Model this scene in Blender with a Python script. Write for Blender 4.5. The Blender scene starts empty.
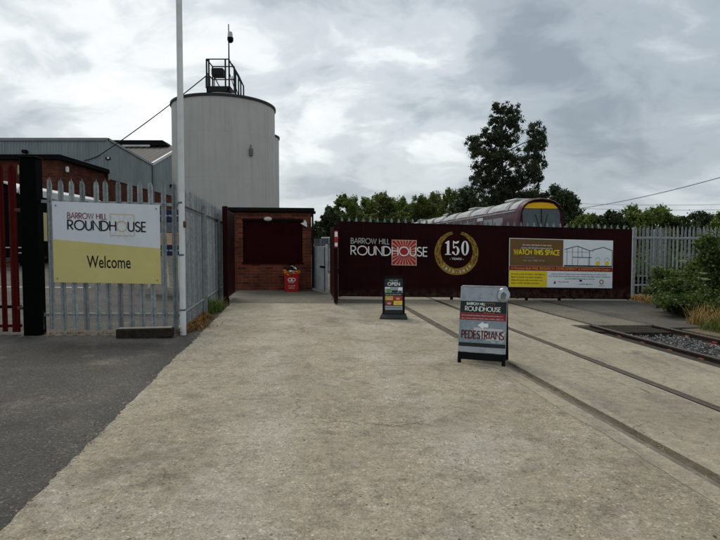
import bpy, math, random
import numpy as np
from mathutils import Vector, Matrix, noise as mnoise

random.seed(11); RNG = np.random.default_rng(11)
scene = bpy.context.scene
COL = scene.collection
PI = math.pi
R = math.radians

# ------------------------------------------------------------------ camera
CAM_H = 1.62
F = 520.0                                   # focal length in photo pixels (720 wide)
PITCH = math.atan(23 / 520.0)
cam_d = bpy.data.cameras.new('camera'); cam = bpy.data.objects.new('camera', cam_d); COL.objects.link(cam)
cam_d.sensor_width = 36; cam_d.lens = 36 * F / 720; cam_d.clip_start = 0.05; cam_d.clip_end = 3000
cam.location = (0, 0, CAM_H); cam.rotation_euler = (PI / 2 - PITCH, 0, 0)
scene.camera = cam

# ------------------------------------------------------------------ sky, sun, exposure
SUN_EL, SUN_AZ = R(52), R(-28)              # azimuth from +Y towards +X
world = bpy.data.worlds.new('World'); scene.world = world; world.use_nodes = True


class NT:
    """tiny node helper"""
    def __init__(s, tree): s.t = tree; s.n = tree.nodes; s.l = tree.links
    def new(s, typ, **kw):
        n = s.n.new(typ)
        for k, v in kw.items():
            if k.startswith('_'): setattr(n, k[1:], v)
        return n
    def put(s, node, i, v):
        if v is None: return
        sock = node.inputs[i]
        if hasattr(v, 'is_output') or isinstance(v, bpy.types.NodeSocket): s.l.new(v, sock)
        else:
            if isinstance(v, (tuple, list)) and len(v) == 3 and sock.type == 'RGBA': v = (*v, 1)
            sock.default_value = v
    def math(s, op, a, b=None, c=None, clamp=False):
        n = s.n.new('ShaderNodeMath'); n.operation = op; n.use_clamp = clamp
        s.put(n, 0, a); s.put(n, 1, b); s.put(n, 2, c); return n.outputs[0]
    def vmath(s, op, a, b=None):
        n = s.n.new('ShaderNodeVectorMath'); n.operation = op
        s.put(n, 0, a); s.put(n, 1, b); return n.outputs[0]
    def noise(s, vec, scale, detail=4, rough=0.55, dist=0.0, out=0):
        n = s.n.new('ShaderNodeTexNoise'); s.put(n, 'Vector', vec)
        n.inputs['Scale'].default_value = scale; n.inputs['Detail'].default_value = detail
        n.inputs['Roughness'].default_value = rough; n.inputs['Distortion'].default_value = dist
        return n.outputs[out]
    def voro(s, vec, scale, feature='F1', out=0, rnd=1.0):
        n = s.n.new('ShaderNodeTexVoronoi'); n.feature = feature; s.put(n, 'Vector', vec)
        n.inputs['Scale'].default_value = scale; n.inputs['Randomness'].default_value = rnd
        return n.outputs[out]
    def ramp(s, fac, stops, interp='LINEAR'):
        n = s.n.new('ShaderNodeValToRGB'); s.put(n, 0, fac); e = n.color_ramp; e.interpolation = interp
        while len(e.elements) < len(stops): e.elements.new(0.5)
        for el, (p, c) in zip(e.elements, stops):
            el.position = p
            el.color = (c, c, c, 1) if isinstance(c, (int, float)) else (*c, 1)
        return n.outputs[0]
    def mix(s, fac, a, b, mode='MIX'):
        n = s.n.new('ShaderNodeMix'); n.data_type = 'RGBA'; n.blend_type = mode
        s.put(n, 0, fac); s.put(n, 6, a); s.put(n, 7, b); return n.outputs[2]
    def sep(s, v):
        n = s.n.new('ShaderNodeSeparateXYZ'); s.put(n, 0, v); return n.outputs
    def comb(s, x, y, z):
        n = s.n.new('ShaderNodeCombineXYZ'); s.put(n, 0, x); s.put(n, 1, y); s.put(n, 2, z); return n.outputs[0]
    def bump(s, h, strength=0.3, dist=0.01, normal=None):
        n = s.n.new('ShaderNodeBump'); s.put(n, 'Height', h)
        n.inputs['Strength'].default_value = strength; n.inputs['Distance'].default_value = dist
        if normal is not None: s.put(n, 'Normal', normal)
        return n.outputs[0]


def build_world():
    w = NT(world.node_tree); w.n.clear()
    out = w.n.new('ShaderNodeOutputWorld')
    tc = w.n.new('ShaderNodeTexCoord')
    d = w.vmath('NORMALIZE', tc.outputs['Generated'])
    x, y, z = w.sep(d)
    zc = w.math('ADD', w.math('MAXIMUM', z, 0.0), 0.42)
    u = w.math('DIVIDE', x, zc); v = w.math('DIVIDE', y, zc)
    p = w.comb(u, v, 0.0)
    p1 = w.vmath('ADD', w.vmath('MULTIPLY', p, (0.85, 1.0, 1.0)), (4.3, 1.9, 0.0))
    wq = w.vmath('MULTIPLY', w.vmath('SUBTRACT', w.noise(p1, 2.4, 4, 0.55, 0, 1), (0.5, 0.5, 0.5)), (0.28, 0.28, 0.0))
    p2 = w.vmath('ADD', p1, wq)
    big = w.noise(p1, 1.1, 3, 0.5, 0.3)
    med = w.noise(p2, 3.0, 8, 0.56, 0.15)
    fine = w.noise(p2, 9.0, 7, 0.6, 0.1)
    # where the cloud sheet is thin it glows: broad field to the upper left, a small one right of centre
    def field(az, el, kx, kz):
        sd = Vector((math.sin(R(az)) * math.cos(R(el)), math.cos(R(az)) * math.cos(R(el)), math.sin(R(el))))
        fx, fy, fz = w.sep(w.vmath('SUBTRACT', d, tuple(sd)))
        r2 = w.math('ADD', w.math('MULTIPLY', w.math('ADD', w.math('POWER', fx, 2.0), w.math('POWER', fy, 2.0)), kx), w.math('MULTIPLY', w.math('POWER', fz, 2.0), kz))
        return w.math('POWER', 2.718, w.math('MULTIPLY', r2, -1.0))
    val = w.math('ADD', w.math('MULTIPLY', big, 0.40), w.math('ADD', w.math('MULTIPLY', med, 0.62), w.math('MULTIPLY', fine, 0.16)))
    val = w.math('ADD', w.math('MULTIPLY', w.math('SUBTRACT', val, 0.59), 1.22), 0.475)
    for az, el, kx, kz, amp in ((-24, 16, 11, 30, 0.21), (9, 20, 160, 420, 0.10), (3, 26, 60, 200, 0.04), (24, 19, 10, 30, -0.07), (-2, 15, 60, 200, -0.04)):
        val = w.math('ADD', val, w.math('MULTIPLY', field(az, el, kx, kz), amp))
    # pale even veil low down
    low = w.math('POWER', w.math('SUBTRACT', 1.0, w.math('MINIMUM', w.math('MULTIPLY', w.math('MAXIMUM', z, 0.0), 4.5), 1.0)), 1.5)
    val = w.math('ADD', w.math('MULTIPLY', val, w.math('SUBTRACT', 1.0, w.math('MULTIPLY', low, 0.55))), w.math('MULTIPLY', low, 0.30))
    col = w.ramp(val, [(0.28, (0.190, 0.222, 0.255)), (0.42, (0.280, 0.318, 0.350)), (0.53, (0.410, 0.446, 0.470)),
                       (0.64, (0.590, 0.612, 0.622)), (0.76, (0.80, 0.80, 0.79))], 'EASE')
    # an overcast sky is brighter overhead than low down
    zen = w.math('ADD', 1.0, w.math('MULTIPLY', w.math('SMOOTHSTEP' if False else 'MULTIPLY', w.math('MAXIMUM', w.math('SUBTRACT', z, 0.45), 0.0), 1.6), 0.55))
    cl = w.n.new('ShaderNodeBackground'); w.put(cl, 0, w.vmath('MULTIPLY', col, w.comb(zen, zen, zen))); cl.inputs[1].default_value = 1.0
    sky = w.n.new('ShaderNodeTexSky'); sky.sky_type = 'NISHITA'; sky.sun_disc = False
    sky.sun_elevation = SUN_EL; sky.sun_rotation = SUN_AZ; sky.air_density = 1.4; sky.dust_density = 3.0
    bg = w.n.new('ShaderNodeBackground'); w.put(bg, 0, sky.outputs[0]); bg.inputs[1].default_value = 0.06
    mx = w.n.new('ShaderNodeMixShader'); mx.inputs[0].default_value = 0.9
    w.l.new(bg.outputs[0], mx.inputs[1]); w.l.new(cl.outputs[0], mx.inputs[2]); w.l.new(mx.outputs[0], out.inputs[0])
    world.cycles.sampling_method = 'MANUAL'; world.cycles.sample_map_resolution = 512


build_world()
sun_d = bpy.data.lights.new('sun', 'SUN'); sun = bpy.data.objects.new('sun', sun_d); COL.objects.link(sun)
sun_d.energy = 1.2; sun_d.angle = R(25); sun_d.color = (1.0, 0.95, 0.87)
sv = Vector((math.sin(SUN_AZ) * math.cos(SUN_EL), math.cos(SUN_AZ) * math.cos(SUN_EL), math.sin(SUN_EL)))
sun.rotation_euler = sv.to_track_quat('Z', 'Y').to_euler(); sun.location = sv * 60
vs = scene.view_settings
scene.display_settings.display_device = 'sRGB'
vs.view_transform = 'Standard'; vs.look = 'None'; vs.gamma = 1; vs.use_curve_mapping = False; vs.exposure = 0.70

# ------------------------------------------------------------------ frames of reference (the site's own axes: s across the drive, t along it)
ANG = math.atan(63 / 520.0)
CA, SA = math.cos(ANG), math.sin(ANG)
KS = -0.018


def W(s, t, z=0.0): return Vector((s * CA - t * SA, s * SA + t * CA, z))
def ST(x, y): return (x * CA + y * SA, -x * SA + y * CA)
def _ray(px, py):
    x = (px - 360) / F; y = (270 - py) / F; c, s = math.cos(PITCH), math.sin(PITCH)
    return (x, c + y * s, -s + y * c)
def PT(px, py, t):                               # survey point on the vertical plane t
    r = _ray(px, py); s, tt = ST(r[0], r[1]); k = t / tt; return (k * s, CAM_H + k * r[2])
def PY(px, py, y):                               # survey point at world depth y
    r = _ray(px, py); k = y / r[1]; return Vector((k * r[0], y, CAM_H + k * r[2]))
def PG(px, py):
    r = _ray(px, py); s, t = ST(r[0], r[1]); k = -CAM_H / (r[2] - KS * s); return (k * s, k * t)
def clamp(v, a, b): return max(a, min(b, v))
def sm(v): v = clamp(v, 0, 1); return v * v * (3 - 2 * v)
def gz(s, t):
    return KS * clamp(s, -15, 15) + sm((-s - 2.4) / 3.0) * 0.036 * clamp(t - 10, 0, 22)


# ------------------------------------------------------------------ mesh builder
class MB:
    def __init__(s): s.v = []; s.f = []; s.m = []; s.cur = 0
    def add(s, vs_, fs_):
        o = len(s.v); s.v += [tuple(v) for v in vs_]; s.f += [tuple(i + o for i in f) for f in fs_]; s.m += [s.cur] * len(fs_); return s
    def box(s, x0, x1, y0, y1, z0, z1, sh=0.0):
        vs_ = [(x, y, z + sh * x) for x in (x0, x1) for y in (y0, y1) for z in (z0, z1)]
        return s.add(vs_, [(0, 1, 3, 2), (4, 6, 7, 5), (0, 4, 5, 1), (2, 3, 7, 6), (0, 2, 6, 4), (1, 5, 7, 3)])
    def bbox(s, x0, x1, y0, y1, z0, z1, b=0.01, sh=0.0):
        """box with chamfered edges in plan and elevation (cheap bevel)"""
        b = min(b, (x1 - x0) * .49, (y1 - y0) * .49, (z1 - z0) * .49)
        rings = []
        for z, i in ((z0, b), (z0 + b, 0), (z1 - b, 0), (z1, b)):
            a0, a1, c0, c1 = x0 + i, x1 - i, y0 + i, y1 - i; e = b
            rings.append([(a0 + e, c0, z), (a1 - e, c0, z), (a1, c0 + e, z), (a1, c1 - e, z), (a1 - e, c1, z), (a0 + e, c1, z), (a0, c1 - e, z), (a0, c0 + e, z)])
        rings = [[(x, y, z + sh * x) for x, y, z in r] for r in rings]
        return s.loft(rings, True, True)
    def loft(s, rings, cap0=False, cap1=False, closed=True):
        n = len(rings[0]); vs_ = [p for r in rings for p in r]; fs_ = []
        for i in range(len(rings) - 1):
            for j in range(n if closed else n - 1):
                k = (j + 1) % n; fs_.append((i * n + j, i * n + k, (i + 1) * n + k, (i + 1) * n + j))
        if cap0: fs_.append(tuple(range(n - 1, -1, -1)))
        if cap1: fs_.append(tuple((len(rings) - 1) * n + j for j in range(n)))
        return s.add(vs_, fs_)
    def tube(s, pts, r, n=8, cap=True):
        pts = [Vector(p) for p in pts]; rs = r if isinstance(r, (list, tuple)) else [r] * len(pts); rings = []
        for i, p in enumerate(pts):
            d = (pts[min(i + 1, len(pts) - 1)] - pts[max(i - 1, 0)]).normalized()
            up = Vector((0, 0, 1)) if abs(d.z) < 0.95 else Vector((1, 0, 0))
            a = d.cross(up).normalized(); b = a.cross(d)
            rings.append([p + (a * math.cos(2 * PI * k / n) + b * math.sin(2 * PI * k / n)) * rs[i] for k in range(n)])
        return s.loft(rings, cap, cap)
    def cyl(s, x, y, z0, z1, r0, r1=None, n=24, cap=True):
        r1 = r0 if r1 is None else r1
        return s.loft([[(x + r * math.cos(2 * PI * k / n), y + r * math.sin(2 * PI * k / n), z) for k in range(n)] for r, z in ((r0, z0), (r1, z1))], cap, cap)
    def prism(s, poly, y0, y1, sh=0.0):
        """polygon in (x,z) pushed from y0 to y1"""
        n = len(poly)
        return s.loft([[(x, y0, z + sh * x) for x, z in poly], [(x, y1, z + sh * x) for x, z in poly]], True, True)
    def flat(s, poly, y, sh=0.0):
        """flat print facing -y"""
        return s.add([(x, y, z + sh * x) for x, z in poly], [tuple(range(len(poly)))])
    def quad(s, a, b, c, d): return s.add([a, b, c, d], [(0, 1, 2, 3)])
    def data(s, name, mats, smooth=False):
        me = bpy.data.meshes.new(name); me.from_pydata(s.v, [], s.f)
        for m in (mats if isinstance(mats, (list, tuple)) else [mats]): me.materials.append(MAT(m))
        if len(me.materials) > 1: me.polygons.foreach_set('material_index', s.m)
        if smooth: me.polygons.foreach_set('use_smooth', [True] * len(me.polygons))
        me.update(); return me
    def build(s, name, mats, parent=None, loc=(0, 0, 0), rot=(0, 0, 0), smooth=False, **kw):
        o = bpy.data.objects.new(name, s.data(name, mats, smooth)); COL.objects.link(o)
        o.location = loc; o.rotation_euler = rot
        if parent is not None: o.parent = parent
        if smooth:
            md = o.modifiers.new('edge', 'EDGE_SPLIT'); md.split_angle = R(38)
        tag(o, **kw); return o


def tag(o, label=None, cat=None, group=None, kind=None):
    if label: o['label'] = label
    if cat: o['category'] = cat
    if group: o['group'] = group
    if kind: o['kind'] = kind
    return o


def thing(name, label, cat, loc, rz=0.0, group=None):
    o = bpy.data.objects.new(name, None); COL.objects.link(o); o.empty_display_size = 0.2
    o.location = loc; o.rotation_euler = (0, 0, rz); return tag(o, label, cat, group)


def inst(me, name, parent, loc, rot=(0, 0, 0), scale=(1, 1, 1)):
    o = bpy.data.objects.new(name, me); COL.objects.link(o); o.location = loc; o.rotation_euler = rot; o.scale = scale; o.parent = parent; return o


# ------------------------------------------------------------------ materials
_M = {}; _MD = {}
def matdef(name):
    def deco(fn): _MD[name] = fn; return fn
    return deco
def MAT(name):
    if not isinstance(name, str): return name
    if name not in _M:
        m = bpy.data.materials.new(name); m.use_nodes = True
        t = NT(m.node_tree); t.b = m.node_tree.nodes['Principled BSDF']
        _MD[name](t); _M[name] = m
    return _M[name]
def obj_co(t): return t.n.new('ShaderNodeTexCoord').outputs['Object']
def simple(name, col, rough=0.6, metal=0.0, var=0.12, vscale=6.0, bump=0.0, bscale=60.0, dirt=None, spec=0.18, coat=0.0):
    """painted / plain surface with slight tone drift, grain and grime"""
    def fn(t):
        c = obj_co(t); n1 = t.noise(c, vscale, 5, 0.6)
        k = t.ramp(n1, [(0.3, 1 - var), (0.7, 1 + var)])
        colr = t.mix(1.0, (*col,), k, 'MULTIPLY')
        if dirt:
            dcol, amt = dirt
            dm = t.ramp(t.noise(c, vscale * 2.3, 8, 0.68), [(0.5, 0.0), (0.72, amt)])
            colr = t.mix(dm, colr, dcol)
        t.put(t.b, 'Base Color', colr)
        t.put(t.b, 'Roughness', t.ramp(t.noise(c, vscale * 3, 4), [(0.3, clamp(rough - 0.1, 0.03, 1)), (0.7, clamp(rough + 0.1, 0.05, 1))]))
        t.b.inputs['Metallic'].default_value = metal; t.b.inputs['Specular IOR Level'].default_value = spec
        t.b.inputs['Coat Weight'].default_value = coat
        if bump: t.put(t.b, 'Normal', t.bump(t.noise(c, bscale, 5, 0.6), bump, 0.004))
    _MD[name] = fn



simple('galv_dark', (0.12, 0.135, 0.14), 0.55, 0.0, 0.2, 9)

simple('wicket_grey', (0.40, 0.425, 0.435), 0.5, 0.0, 0.15, 3, 0.1, 40, ((0.22, 0.22, 0.21), 0.6), 0.2)

simple('gate_red', (0.075, 0.0045, 0.0045), 0.55, 0, 0.2, 5, 0.06, 30, ((0.03, 0.007, 0.006), 0.5), 0.06)
simple('panel_maroon', (0.022, 0.0020, 0.0028), 0.65, 0, 0.25, 2, 0, 40, ((0.012, 0.002, 0.002), 0.5), 0.035)
simple('black_paint', (0.0018, 0.0019, 0.0018), 0.7, 0, 0.3, 8, 0.1, 40, None, 0.035)
simple('black_plastic', (0.004, 0.004, 0.0043), 0.55, 0, 0.2, 8, 0, 40, None, 0.08)
simple('rubber', (0.03, 0.032, 0.033), 0.75, 0, 0.2, 10)
simple('white_pole', (0.62, 0.63, 0.62), 0.35, 0, 0.05, 2, 0, 40, ((0.30, 0.28, 0.24), 0.35))
simple('sign_white', (0.64, 0.67, 0.71), 0.4, 0, 0.04, 2, 0, 40, ((0.50, 0.51, 0.51), 0.3))
simple('sign_olive', (0.585, 0.51, 0.20), 0.45, 0, 0.05, 2, 0, 40, ((0.48, 0.42, 0.17), 0.35))
simple('print_white', (0.78, 0.78, 0.76), 0.45, 0, 0.05)
simple('print_pale', (0.50, 0.50, 0.49), 0.45, 0, 0.08)
simple('print_black', (0.012, 0.012, 0.014), 0.5, 0, 0.1)
simple('print_maroon', (0.20, 0.028, 0.035), 0.5, 0, 0.1)
simple('print_oxblood', (0.10, 0.012, 0.014), 0.5, 0, 0.15)
simple('print_gold', (0.52, 0.40, 0.17), 0.45, 0, 0.1)
simple('print_red', (0.36, 0.022, 0.02), 0.45, 0, 0.1)
simple('print_pink', (0.62, 0.36, 0.28), 0.45, 0, 0.1)
simple('laurel_gold', (0.27, 0.165, 0.028), 0.5, 0, 0.3, 9)
simple('laurel_dark', (0.15, 0.078, 0.010), 0.5, 0, 0.25, 9)
simple('print_brown', (0.155, 0.080, 0.028), 0.5, 0, 0.06)
simple('print_yellow', (0.74, 0.56, 0.022), 0.45, 0, 0.06)
simple('print_grey', (0.30, 0.32, 0.33), 0.5, 0, 0.1)
simple('print_green', (0.10, 0.30, 0.05), 0.5, 0, 0.2)
simple('print_amber', (0.55, 0.30, 0.03), 0.5, 0, 0.2)
simple('board_white', (0.72, 0.76, 0.78), 0.4, 0, 0.04)
simple('board_black', (0.016, 0.022, 0.021), 0.35, 0, 0.15)
simple('board_red', (0.24, 0.018, 0.025), 0.4, 0, 0.12)
simple('board_blue', (0.20, 0.245, 0.27), 0.3, 0, 0.15, 5, 0, 40, ((0.36, 0.40, 0.42), 0.7))
simple('brushed', (0.30, 0.325, 0.34), 0.3, 0.35, 0.18, 4, 0, 40, ((0.12, 0.13, 0.13), 0.6))
simple('chrome', (0.34, 0.36, 0.37), 0.22, 0.8, 0.15, 12)
simple('bin_red', (0.42, 0.014, 0.014), 0.35, 0, 0.1, 4, 0, 40, ((0.16, 0.02, 0.015), 0.4))
simple('litter_orange', (0.62, 0.20, 0.025), 0.5, 0, 0.25, 14)
simple('litter_white', (0.70, 0.70, 0.68), 0.5, 0, 0.15, 14)
simple('litter_black', (0.012, 0.012, 0.013), 0.35, 0, 0.2, 14)
simple('roof_felt', (0.007, 0.0067, 0.0063), 0.85, 0, 0.3, 4, 0.3, 40, None, 0.035)
simple('fascia_black', (0.008, 0.0075, 0.0075), 0.7, 0, 0.2, 5, 0, 40, None, 0.06)
simple('lamp_glass', (0.55, 0.52, 0.44), 0.3, 0, 0.05)
simple('alarm_white', (0.66, 0.66, 0.64), 0.4, 0, 0.05)
simple('trim_pale', (0.48, 0.50, 0.50), 0.5, 0, 0.1, 2)
simple('cladding_trim', (0.20, 0.215, 0.22), 0.5, 0, 0.1, 2)
simple('wagon_black', (0.0025, 0.0025, 0.0028), 0.7, 0, 0.3, 3, 0, 40, None, 0.035)
simple('wagon_white', (0.56, 0.57, 0.57), 0.5, 0, 0.08, 2, 0, 40, ((0.3, 0.29, 0.27), 0.4))
simple('cream', (0.50, 0.41, 0.22), 0.5, 0, 0.1, 3)
simple('navy', (0.012, 0.016, 0.06), 0.45, 0, 0.15, 4)
simple('peach', (0.52, 0.34, 0.22), 0.55, 0, 0.12, 6)
simple('cream_leg', (0.66, 0.61, 0.46), 0.5, 0, 0.06, 6)
simple('rust_brown', (0.085, 0.042, 0.022), 0.8, 0, 0.3, 6, 0.2, 40)
simple('timber_sleeper', (0.026, 0.020, 0.015), 0.85, 0, 0.35, 7, 0.5, 30, ((0.06, 0.05, 0.037), 0.6), 0.08)
simple('chair_rust', (0.17, 0.045, 0.03), 0.8, 0, 0.3, 20, 0.3, 60)
simple('steel_platform', (0.02, 0.021, 0.021), 0.6, 0, 0.2, 5, 0, 40, None, 0.1)
simple('cam_grey', (0.40, 0.40, 0.38), 0.4, 0, 0.1)
simple('wire', (0.02, 0.02, 0.022), 0.6, 0, 0.1)
simple('train_maroon', (0.040, 0.006, 0.014), 0.4, 0, 0.12, 1.5, 0, 40, ((0.03, 0.014, 0.016), 0.4), 0.12)
simple('train_rim', (0.085, 0.036, 0.052), 0.45, 0, 0.1, 1.5, 0, 40, ((0.055, 0.036, 0.04), 0.4), 0.12)
simple('train_roof', (0.36, 0.365, 0.365), 0.5, 0, 0.2, 1.3, 0, 40, ((0.14, 0.135, 0.13), 0.8))
simple('train_roof_dark', (0.06, 0.06, 0.062), 0.6, 0, 0.2, 2)
simple('train_yellow', (0.80, 0.43, 0.006), 0.4, 0, 0.08, 2, 0, 40, ((0.5, 0.27, 0.01), 0.4))
simple('train_silver', (0.46, 0.48, 0.49), 0.4, 0, 0.1, 2)
simple('train_glass', (0.030, 0.040, 0.046), 0.12, 0, 0.1, 2, 0, 40, None, 0.6)
simple('blind_grey', (0.085, 0.105, 0.11), 0.6, 0, 0.15, 4)
simple('dark_under', (0.02, 0.02, 0.02), 0.8)
simple('bark', (0.045, 0.036, 0.028), 0.9, 0, 0.35, 5, 0.5, 18)
simple('bark_birch', (0.17, 0.16, 0.145), 0.8, 0, 0.45, 3, 0.3, 12, ((0.03, 0.028, 0.025), 0.9))
simple('paint_line', (0.40, 0.40, 0.38), 0.7, 0, 0.2, 4)
simple('silo_trim', (0.03, 0.03, 0.03), 0.6)
simple('window_dark', (0.03, 0.035, 0.04), 0.15, 0, 0.1)


def galvanised(name, col, dk):
    def fn(t):
        c = obj_co(t); rnd = t.n.new('ShaderNodeObjectInfo').outputs['Random']
        cc = t.vmath('ADD', c, t.comb(t.math('MULTIPLY', rnd, 37.0), 0.0, t.math('MULTIPLY', rnd, 11.0)))
        base = t.mix(1.0, col, t.ramp(rnd, [(0.0, 0.72), (1.0, 1.24)]), 'MULTIPLY')
        base = t.mix(1.0, base, t.ramp(t.noise(cc, 9, 5, 0.6), [(0.3, 0.72), (0.7, 1.28)]), 'MULTIPLY')
        base = t.mix(t.ramp(t.noise(t.vmath('MULTIPLY', cc, (14.0, 14.0, 1.6)), 1.6, 7, 0.68), [(0.52, 0.0), (0.75, 0.65)]), base, dk)
        spang = t.sep(t.voro(cc, 60, 'F1', 1))[0]
        base = t.mix(1.0, base, t.ramp(spang, [(0.0, 0.85), (1.0, 1.16)]), 'MULTIPLY')
        t.put(t.b, 'Base Color', base); t.b.inputs['Roughness'].default_value = 0.5; t.b.inputs['Specular IOR Level'].default_value = 0.25
    _MD[name] = fn
galvanised('galv', (0.245, 0.268, 0.270), (0.095, 0.094, 0.085))
galvanised('galv_pale', (0.265, 0.290, 0.293), (0.12, 0.12, 0.11))


@matdef('gate_maroon')
def _(t):
    c = obj_co(t); x, y, z = t.sep(c)
    base = t.mix(t.ramp(t.noise(c, 0.9, 5, 0.6), [(0.35, 0.0), (0.7, 1.0)]), (0.0115, 0.0013, 0.0019), (0.0225, 0.0021, 0.0029))
    run = t.noise(t.vmath('MULTIPLY', c, (7.0, 7.0, 0.5)), 1.5, 6, 0.65)
    base = t.mix(t.ramp(run, [(0.55, 0.0), (0.78, 0.55)]), base, (0.028, 0.013, 0.010))
    # road dirt splashed over the foot, and chips
    foot = t.math('MULTIPLY', t.ramp(z, [(0.02, 1.0), (0.30, 0.0)]), t.ramp(t.noise(c, 6, 7, 0.7), [(0.40, 0.0), (0.68, 0.8)]))
    base = t.mix(foot, base, (0.075, 0.055, 0.038))
    base = t.mix(t.ramp(t.noise(c, 28, 5, 0.7), [(0.70, 0.0), (0.76, 0.6)]), base, (0.07, 0.05, 0.045))
    t.put(t.b, 'Base Color', base); t.put(t.b, 'Roughness', t.ramp(t.noise(c, 3, 4), [(0.3, 0.42), (0.7, 0.62)]))
    t.b.inputs['Specular IOR Level'].default_value = 0.06
    t.put(t.b, 'Normal', t.bump(t.math('ADD', t.noise(c, 1.6, 3), t.math('MULTIPLY', t.noise(c, 40, 4), 0.1)), 0.25, 0.03))


@matdef('silo_paint')
def _(t):
    c = obj_co(t); x, y, z = t.sep(c)
    st = t.noise(t.vmath('MULTIPLY', c, (2.2, 2.2, 0.10)), 2.0, 6, 0.6)
    base = t.mix(t.ramp(t.noise(c, 0.6, 4), [(0.35, 0.0), (0.7, 1.0)]), (0.375, 0.372, 0.342), (0.435, 0.428, 0.392))
    base = t.mix(t.ramp(st, [(0.52, 0.0), (0.75, 0.5)]), base, (0.27, 0.255, 0.215))
    rust = t.noise(t.vmath('MULTIPLY', c, (5.0, 5.0, 0.16)), 1.7, 7, 0.68)
    base = t.mix(t.math('MULTIPLY', t.ramp(rust, [(0.62, 0.0), (0.78, 0.7)]), t.ramp(t.noise(c, 0.5, 3), [(0.45, 0.1), (0.6, 1.0)])), base, (0.19, 0.14, 0.09))
    t.put(t.b, 'Base Color', base); t.b.inputs['Roughness'].default_value = 0.55
    t.put(t.b, 'Normal', t.bump(t.noise(c, 1.2, 3), 0.2, 0.08))


def corrugated(name, c0, c1, dirtc, scale=1.0):
    def fn(t):
        c = obj_co(t)
        st = t.noise(t.vmath('MULTIPLY', c, (1.4, 1.4, 0.15)), 2.0 * scale, 6, 0.6)
        base = t.mix(t.ramp(t.noise(c, 0.5, 5), [(0.35, 0.0), (0.65, 1.0)]), c0, c1)
        base = t.mix(t.ramp(st, [(0.5, 0.0), (0.78, 0.6)]), base, dirtc)
        t.put(t.b, 'Base Color', base); t.b.inputs['Roughness'].default_value = 0.65; t.b.inputs['Specular IOR Level'].default_value = 0.1
    _MD[name] = fn
corrugated('cladding', (0.215, 0.245, 0.255), (0.265, 0.292, 0.30), (0.15, 0.16, 0.16))
corrugated('roof_sheet', (0.022, 0.019, 0.016), (0.034, 0.030, 0.026), (0.016, 0.0145, 0.013))


def brickmat(name, sc, c1, c2, mortar, dark):
    def fn(t):
        c = obj_co(t); x, y, z = t.sep(c)
        geo = t.n.new('ShaderNodeNewGeometry'); tc = t.n.new('ShaderNodeTexCoord')
        nx, ny, nz = t.sep(tc.outputs['Normal'])
        along = t.mix(t.math('GREATER_THAN', t.math('ABSOLUTE', nx), 0.7), t.comb(x, x, x), t.comb(y, y, y))
        a = t.sep(along)[0]
        v = t.comb(a, z, 0.0)
        b = t.n.new('ShaderNodeTexBrick'); t.put(b, 'Vector', v)
        b.inputs['Scale'].default_value = 1.0; b.inputs['Brick Width'].default_value = 0.225 * sc; b.inputs['Row Height'].default_value = 0.075 * sc
        b.inputs['Mortar Size'].default_value = 0.007 * sc; b.inputs['Mortar Smooth'].default_value = 0.2; b.inputs['Bias'].default_value = -0.1
        t.put(b, 'Color1', c1); t.put(b, 'Color2', c2); t.put(b, 'Mortar', mortar)
        colr = t.mix(t.ramp(t.noise(c, 1.6, 6, 0.6), [(0.4, 0.0), (0.72, 0.75)]), b.outputs['Color'], dark)
        grain = t.noise(c, 55, 4)
        colr = t.mix(1.0, colr, t.ramp(grain, [(0.25, 0.75), (0.75, 1.2)]), 'MULTIPLY')
        t.put(t.b, 'Base Color', colr); t.b.inputs['Roughness'].default_value = 0.85; t.b.inputs['Specular IOR Level'].default_value = 0.1
        hgt = t.math('ADD', t.math('MULTIPLY', b.outputs['Fac'], -1.0), t.math('MULTIPLY', grain, 0.3))
        t.put(t.b, 'Normal', t.bump(hgt, 0.7, 0.012))
    _MD[name] = fn
brickmat('brick_kiosk', 1.45, (0.220, 0.050, 0.024), (0.075, 0.017, 0.011), (0.150, 0.105, 0.080), (0.030, 0.011, 0.008))
brickmat('brick_annexe', 1.6, (0.135, 0.036, 0.020), (0.055, 0.016, 0.011), (0.075, 0.05, 0.038), (0.028, 0.012, 0.009))


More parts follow.
